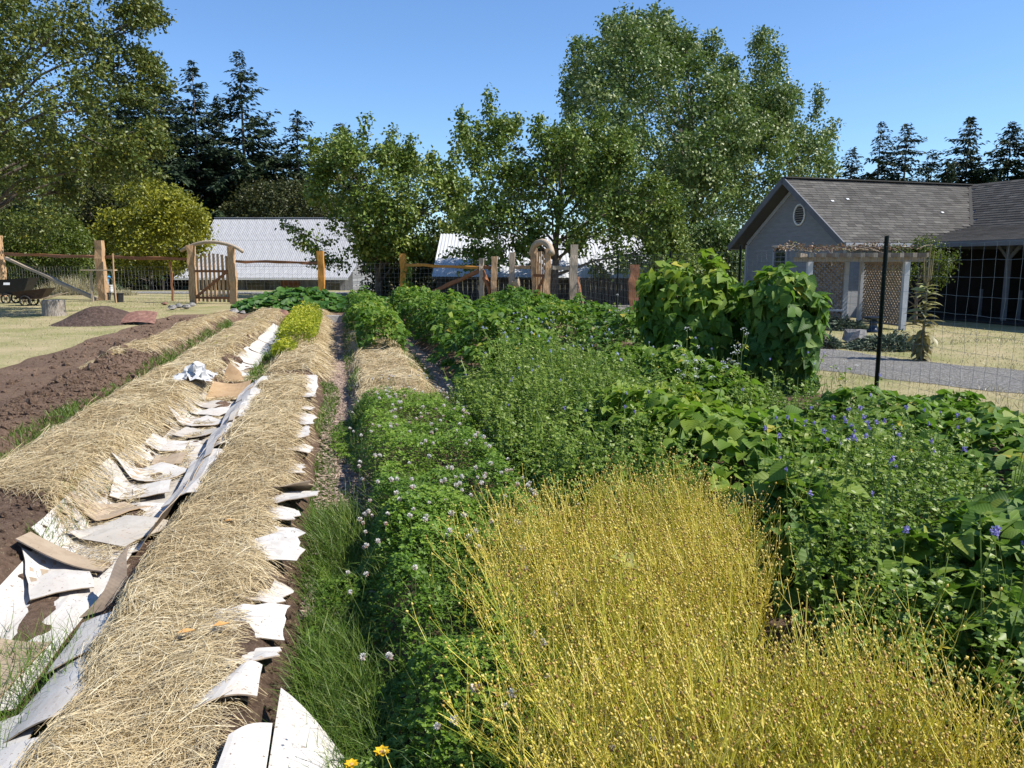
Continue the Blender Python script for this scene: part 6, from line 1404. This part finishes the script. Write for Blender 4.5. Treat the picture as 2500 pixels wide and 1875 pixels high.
GBp = [(-40, 570), (30, 540), (100, 525), (160, 540), (205, 580), (235, 625), (225, 690), (120, 700), (-40, 700)]
tree('shrub', 'bright green rounded shrub behind the leftmost fence', GBp, 50, 110, m_gbush, 110, .6, 9, 18, .18, seed=6, trunk_r=.1, clr=.25, cat='shrub', limbs=10)
tree('shrub_tree', 'dark olive tree mass under the overhanging tree at the left edge', [(-300, 300), (40, 330), (110, 420), (150, 470), (180, 540), (100, 570), (-300, 600)], 44, -60, m_alder, 150, .7, 9, 16, .17, seed=7, trunk_r=.2, clr=.28, vbias=-.05, limbs=14)
tree('shrub_tree', 'olive leafy tree between the overhanging tree and the yellow green one', [(110, 470), (200, 440), (300, 450), (350, 480), (330, 540), (240, 560), (180, 620), (130, 560)], 62, 240, m_dkbush, 110, .8, 9, 16, .22, seed=8, trunk_r=.2, clr=.33, vbias=.15, limbs=10)
tree('shrub_tree', 'low olive bushes behind the barn ridge', [(560, 500), (620, 440), (700, 450), (800, 480), (900, 520), (900, 570), (560, 570)], 97, 720, m_dkbush, 100, 1.2, 9, 16, .32, seed=9, trunk_r=.2, clr=.5, vbias=.2, limbs=8)
tree('shrub', 'olive green shrub between the low shed and the house gable', [(1590, 600), (1620, 560), (1660, 560), (1690, 610), (1700, 690), (1590, 700)], 33, 1640, m_cherry, 60, .42, 8, 16, .12, seed=10, trunk_r=.06, clr=.18, cat='shrub', limbs=8, thick=.6)
tree('shrub', 'green leafy shrub against the left corner of the house', [(1690, 600), (1720, 540), (1780, 560), (1800, 620), (1830, 690), (1700, 700)], 36, 1750, m_maple, 70, .5, 8, 16, .15, seed=11, trunk_r=.06, clr=.2, cat='shrub', limbs=8, thick=.5)
tree('shrub', 'dark leafy bushes between the barn and the low shed', [(890, 620), (960, 600), (1060, 600), (1070, 700), (1040, 740), (900, 740)], 43, 985, m_dkbush, 90, .6, 8, 16, .16, seed=12, trunk_r=.06, clr=.25, cat='shrub', limbs=8, thick=.5)
tree('shrub', 'loose climbing shrub with small leaves behind the pergola', [(2180, 610), (2230, 585), (2310, 590), (2335, 630), (2300, 680), (2240, 720), (2190, 760), (2170, 700)], 22.0, 2240, m_gbush, 34, .22, 8, 13, .065, seed=13, trunk_r=.04, clr=.10, cat='shrub', limbs=12, thick=.5)
def conifer(label, px, ytop, d, hw, seed, mat=None, ybot=.12, dens=1.0, gap=.0, group='dark conifers', lean=0.0, nm='fir_tree', pw=.75):
    r = np.random.default_rng(seed); b = D(px, 700, d); b[2] = float(terr(b[0], b[1])); H_ = D(px, ytop, d)[2] - b[2]; Rm = hw * d / FPX
    o = thing(nm, label, 'conifer', b); PP, TT, NN, VV = [], [], [], []; br = MB()
    nz = int(H_ / .42)
    for i in range(nz):
        s = ybot + (1 - ybot) * (i + r.random()) / nz; z = H_ * s; R0 = 1.2 * Rm * (1 - s) ** pw * (1 + .22 * math.sin(s * 23 + seed) * r.random() + .2 * math.sin(s * 9 + seed * 2)) + .2
        for q in range(int(round(6 * dens))):
            if r.random() < gap: continue
            a = r.random() * 6.28; l = R0 * r.uniform(.5, 1.1) * (1 + .8 * float(vn(math.cos(a) * 1.3 + seed, math.sin(a) * 1.3 + s * 7, 1.2, seed))); dr = A(math.cos(a), math.sin(a), 0); m = max(3, int(l / .34)); u = np.linspace(.12, 1, m)
            pth = A(lean * z, 0, z) + dr * (l * u)[:, None] + A(0, 0, 1) * (l * (-.22 * u + .20 * u ** 3 - .12 * s * 0))[:, None]
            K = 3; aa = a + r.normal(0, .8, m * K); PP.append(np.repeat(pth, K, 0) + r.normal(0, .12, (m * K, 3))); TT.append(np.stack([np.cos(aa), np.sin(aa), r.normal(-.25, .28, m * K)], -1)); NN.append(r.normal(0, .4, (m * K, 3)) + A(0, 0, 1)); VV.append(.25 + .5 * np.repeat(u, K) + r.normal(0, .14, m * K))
            if r.random() < .3 and l > .6: br.tube([pth[0] * A(0, 0, 1) + A(lean * z, 0, 0), pth[m // 2], pth[-1]], [.05, .03, .012], 4, cap=False)
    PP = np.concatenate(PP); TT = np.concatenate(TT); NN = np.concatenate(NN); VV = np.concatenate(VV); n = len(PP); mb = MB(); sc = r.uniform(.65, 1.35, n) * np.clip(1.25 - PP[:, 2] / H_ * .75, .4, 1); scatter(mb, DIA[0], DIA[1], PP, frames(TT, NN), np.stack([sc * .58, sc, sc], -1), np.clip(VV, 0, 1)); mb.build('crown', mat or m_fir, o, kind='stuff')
    br.tube([A(0, 0, -.3), A(lean * H_ * .5, 0, H_ * .5), A(lean * H_, 0, H_ * .985)], [H_ * .011 + .05, H_ * .007 + .03, .02], 7); br.build('trunk', m_bark, o)
    return o
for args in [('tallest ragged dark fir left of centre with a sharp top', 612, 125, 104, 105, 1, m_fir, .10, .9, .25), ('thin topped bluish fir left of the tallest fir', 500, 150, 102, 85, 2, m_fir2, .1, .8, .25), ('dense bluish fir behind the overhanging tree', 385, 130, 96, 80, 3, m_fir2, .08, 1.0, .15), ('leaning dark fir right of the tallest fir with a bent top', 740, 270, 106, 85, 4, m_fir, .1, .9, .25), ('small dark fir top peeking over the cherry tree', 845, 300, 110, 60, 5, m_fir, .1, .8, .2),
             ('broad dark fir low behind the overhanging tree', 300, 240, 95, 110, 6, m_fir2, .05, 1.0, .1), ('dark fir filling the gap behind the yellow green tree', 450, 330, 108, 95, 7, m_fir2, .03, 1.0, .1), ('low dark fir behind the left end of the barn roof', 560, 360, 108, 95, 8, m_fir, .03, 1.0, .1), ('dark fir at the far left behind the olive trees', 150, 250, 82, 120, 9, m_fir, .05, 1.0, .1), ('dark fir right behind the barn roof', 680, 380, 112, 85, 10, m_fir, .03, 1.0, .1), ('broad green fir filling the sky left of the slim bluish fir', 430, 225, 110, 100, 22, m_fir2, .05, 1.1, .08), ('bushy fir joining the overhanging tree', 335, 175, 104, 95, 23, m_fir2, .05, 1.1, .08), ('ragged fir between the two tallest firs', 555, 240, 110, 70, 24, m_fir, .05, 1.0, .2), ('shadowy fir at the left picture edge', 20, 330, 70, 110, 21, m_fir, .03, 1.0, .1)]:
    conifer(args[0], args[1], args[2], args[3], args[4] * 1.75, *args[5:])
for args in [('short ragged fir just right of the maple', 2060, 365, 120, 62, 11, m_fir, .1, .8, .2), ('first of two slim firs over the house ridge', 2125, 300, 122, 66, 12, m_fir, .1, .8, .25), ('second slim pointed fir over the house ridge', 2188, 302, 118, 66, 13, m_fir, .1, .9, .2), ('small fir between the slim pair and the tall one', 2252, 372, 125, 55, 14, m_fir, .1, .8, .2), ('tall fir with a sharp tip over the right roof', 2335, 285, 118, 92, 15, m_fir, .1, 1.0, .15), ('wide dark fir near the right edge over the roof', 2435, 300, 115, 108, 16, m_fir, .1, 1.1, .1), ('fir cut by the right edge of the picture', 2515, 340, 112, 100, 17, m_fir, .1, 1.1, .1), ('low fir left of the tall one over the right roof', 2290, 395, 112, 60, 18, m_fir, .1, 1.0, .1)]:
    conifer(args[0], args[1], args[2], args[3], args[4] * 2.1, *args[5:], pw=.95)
# distant wood closing the horizon
mb = MB(); N = 26000; X = rng.uniform(-260, 260, N); dd = rng.uniform(150, 175, N); hh = (7 + 4 * fbm(X, X * 0, .05, 3) + 2.5 * vn(X, dd, .3, 4)) * rng.random(N) ** .6 - 2.0
P = rt * X[:, None] + fh * dd[:, None] + np.stack([0 * X, 0 * X, hh], -1); scatter(mb, DIA[0], DIA[1], P, frames(rdir(N), rdir(N) + A(0, -.3, .4)), rng.uniform(.9, 1.9, N), np.clip(rng.normal(.5, .2, N), 0, 1))
mb.build('distant_wood', m_dkbush, label='distant dark belt of trees closing the view', cat='woodland', kind='stuff')

# ------------------------------------------------------------------ plants by the house
m_jun = m_leaf('juniper_needles', [(.030, .055, .045), (.05, .085, .07), (.075, .12, .095), (.10, .15, .115)], .1, rough=.6)
def juniper(label, px, py, w, h, N, seed):
    p = G(px, py); o = thing('juniper', label, 'shrub', p); k = np.linalg.norm(p[:2]) / FPX; r = np.random.default_rng(seed); a = r.random(N) * 6.28; q = np.sqrt(r.random(N)); R = w * k / 2
    P = np.stack([q * np.cos(a) * R, q * np.sin(a) * R * .7, h * (1 - q ** 2) * (.75 + .35 * vn(np.cos(a) * q * 3, np.sin(a) * q * 3, 1.5, seed)) * r.uniform(.55, 1.05, N)], -1)
    mb = MB(); scatter(mb, LANCE[0], LANCE[1], P, frames(np.stack([np.cos(a), np.sin(a), r.uniform(0, .9, N)], -1) + r.normal(0, .35, (N, 3)), A(0, 0, 1) + r.normal(0, .5, (N, 3))), r.uniform(.07, .15, N), r.random(N)); mb.build('foliage', m_jun, o, kind='stuff')
    mb = MB()
    for j in range(7): mb.tube([A(0, 0, 0), A(math.cos(j) * R * .4, math.sin(j) * R * .3, h * .3), A(math.cos(j) * R * .8, math.sin(j) * R * .6, h * .3)], .012, 4)
    mb.build('stems', m_bark, o, kind='stuff')
juniper('blue green juniper in front of the lattice pergola', 2056, 806, 110, .36, 1500, 1)
juniper('wider juniper at the foot of the mullein', 2165, 852, 175, .38, 2300, 2)
juniper('small dark juniper right behind the right bean tower', 2020, 850, 60, .32, 700, 3)
stone(2085, 838, .30, 'grey boulder between the two junipers', None, 371, (1.1, .8, .9))
p = G(2131, 812); o = thing('bird_bath', 'dark blue pedestal bird bath in front of the lattice', 'bird bath', p); mb = MB(); mb.lathe((0, 0, 0), [(.16, 0), (.17, .05), (.10, .10), (.085, .22), (.11, .28)], 14); m_dblue = m_plain('dark_glazed_blue', [(.010, .016, .030), (.02, .03, .05)], 5, .25, .05, spec=.5); mb.build('pedestal', m_dblue, o, smooth=True)
mb = MB(); mb.lathe((0, 0, .28), [(.10, 0), (.22, .06), (.27, .09), (.27, .11), (.20, .08), (.02, .05)], 18); mb.build('basin', m_dblue, o, smooth=True)
# mullein
p = G(2248, 880); o = thing('mullein_plant', 'tall mullein stalk with drooping withered leaves by the drive', 'mullein', p); hM = 1.98; mb = MB(); m_mul = m_leaf('mullein_leaf', [(.10, .075, .03), (.19, .16, .06), (.26, .25, .09), (.30, .33, .12)], .25); m_mst = m_plain('mullein_stalk', [(.13, .10, .05), (.24, .20, .10)], 20, .9, .4)
mb.tube([A(0, 0, 0), A(.01, 0, .7), A(0, 0, 1.3), A(.02, 0, hM)], [.026, .022, .018, .010], 7); mb.build('stalk', m_mst, o)
for k in range(4):
    a = 1.57 * k + .4; mb = MB(); mb.tube([A(0, 0, 1.18 + .05 * k), A(math.cos(a) * .06, math.sin(a) * .06, 1.4), A(math.cos(a) * .08, math.sin(a) * .08, 1.72 + .05 * k)], [.012, .014, .008], 6); mb.build('flower_spike', m_mst, o)
LM = leaf_t([(0, 0), (.14, .2), (.20, .5), (.14, .8), (0, 1)], .35, .55); ms = []
for v in (.15, .4, .65, .9):
    mb = MB(); mb.V.append(LM[0]); mb.n = len(LM[0]); mb.var.append(np.full(mb.n, v))
    for f in LM[1]: mb.F.append(f); mb.mi.append(np.zeros(len(f)))
    ms.append(mb.mesh('leaf', m_mul, smooth=True))
for k in range(70):
    z = .04 + 1.25 * (k / 70) ** .9; a = k * 2.4; s = (.26 if z < .4 else .34) * (1 - .45 * k / 70) * rng.uniform(.8, 1.2); dz = -.25 if z < .55 else .45
    fr = frames(A(math.cos(a), math.sin(a), dz + rng.normal(0, .3))[None], A(0, 0, 1)[None] + rng.normal(0, .3, (1, 3)))[0]; M = np.eye(4); M[:3, :3] = fr * s; M[:3, 3] = (0, 0, z); link('leaf', ms[min(3, int(z * 2.6)) if z > .4 else rng.integers(2)], o, mat=Matrix(M.tolist()))
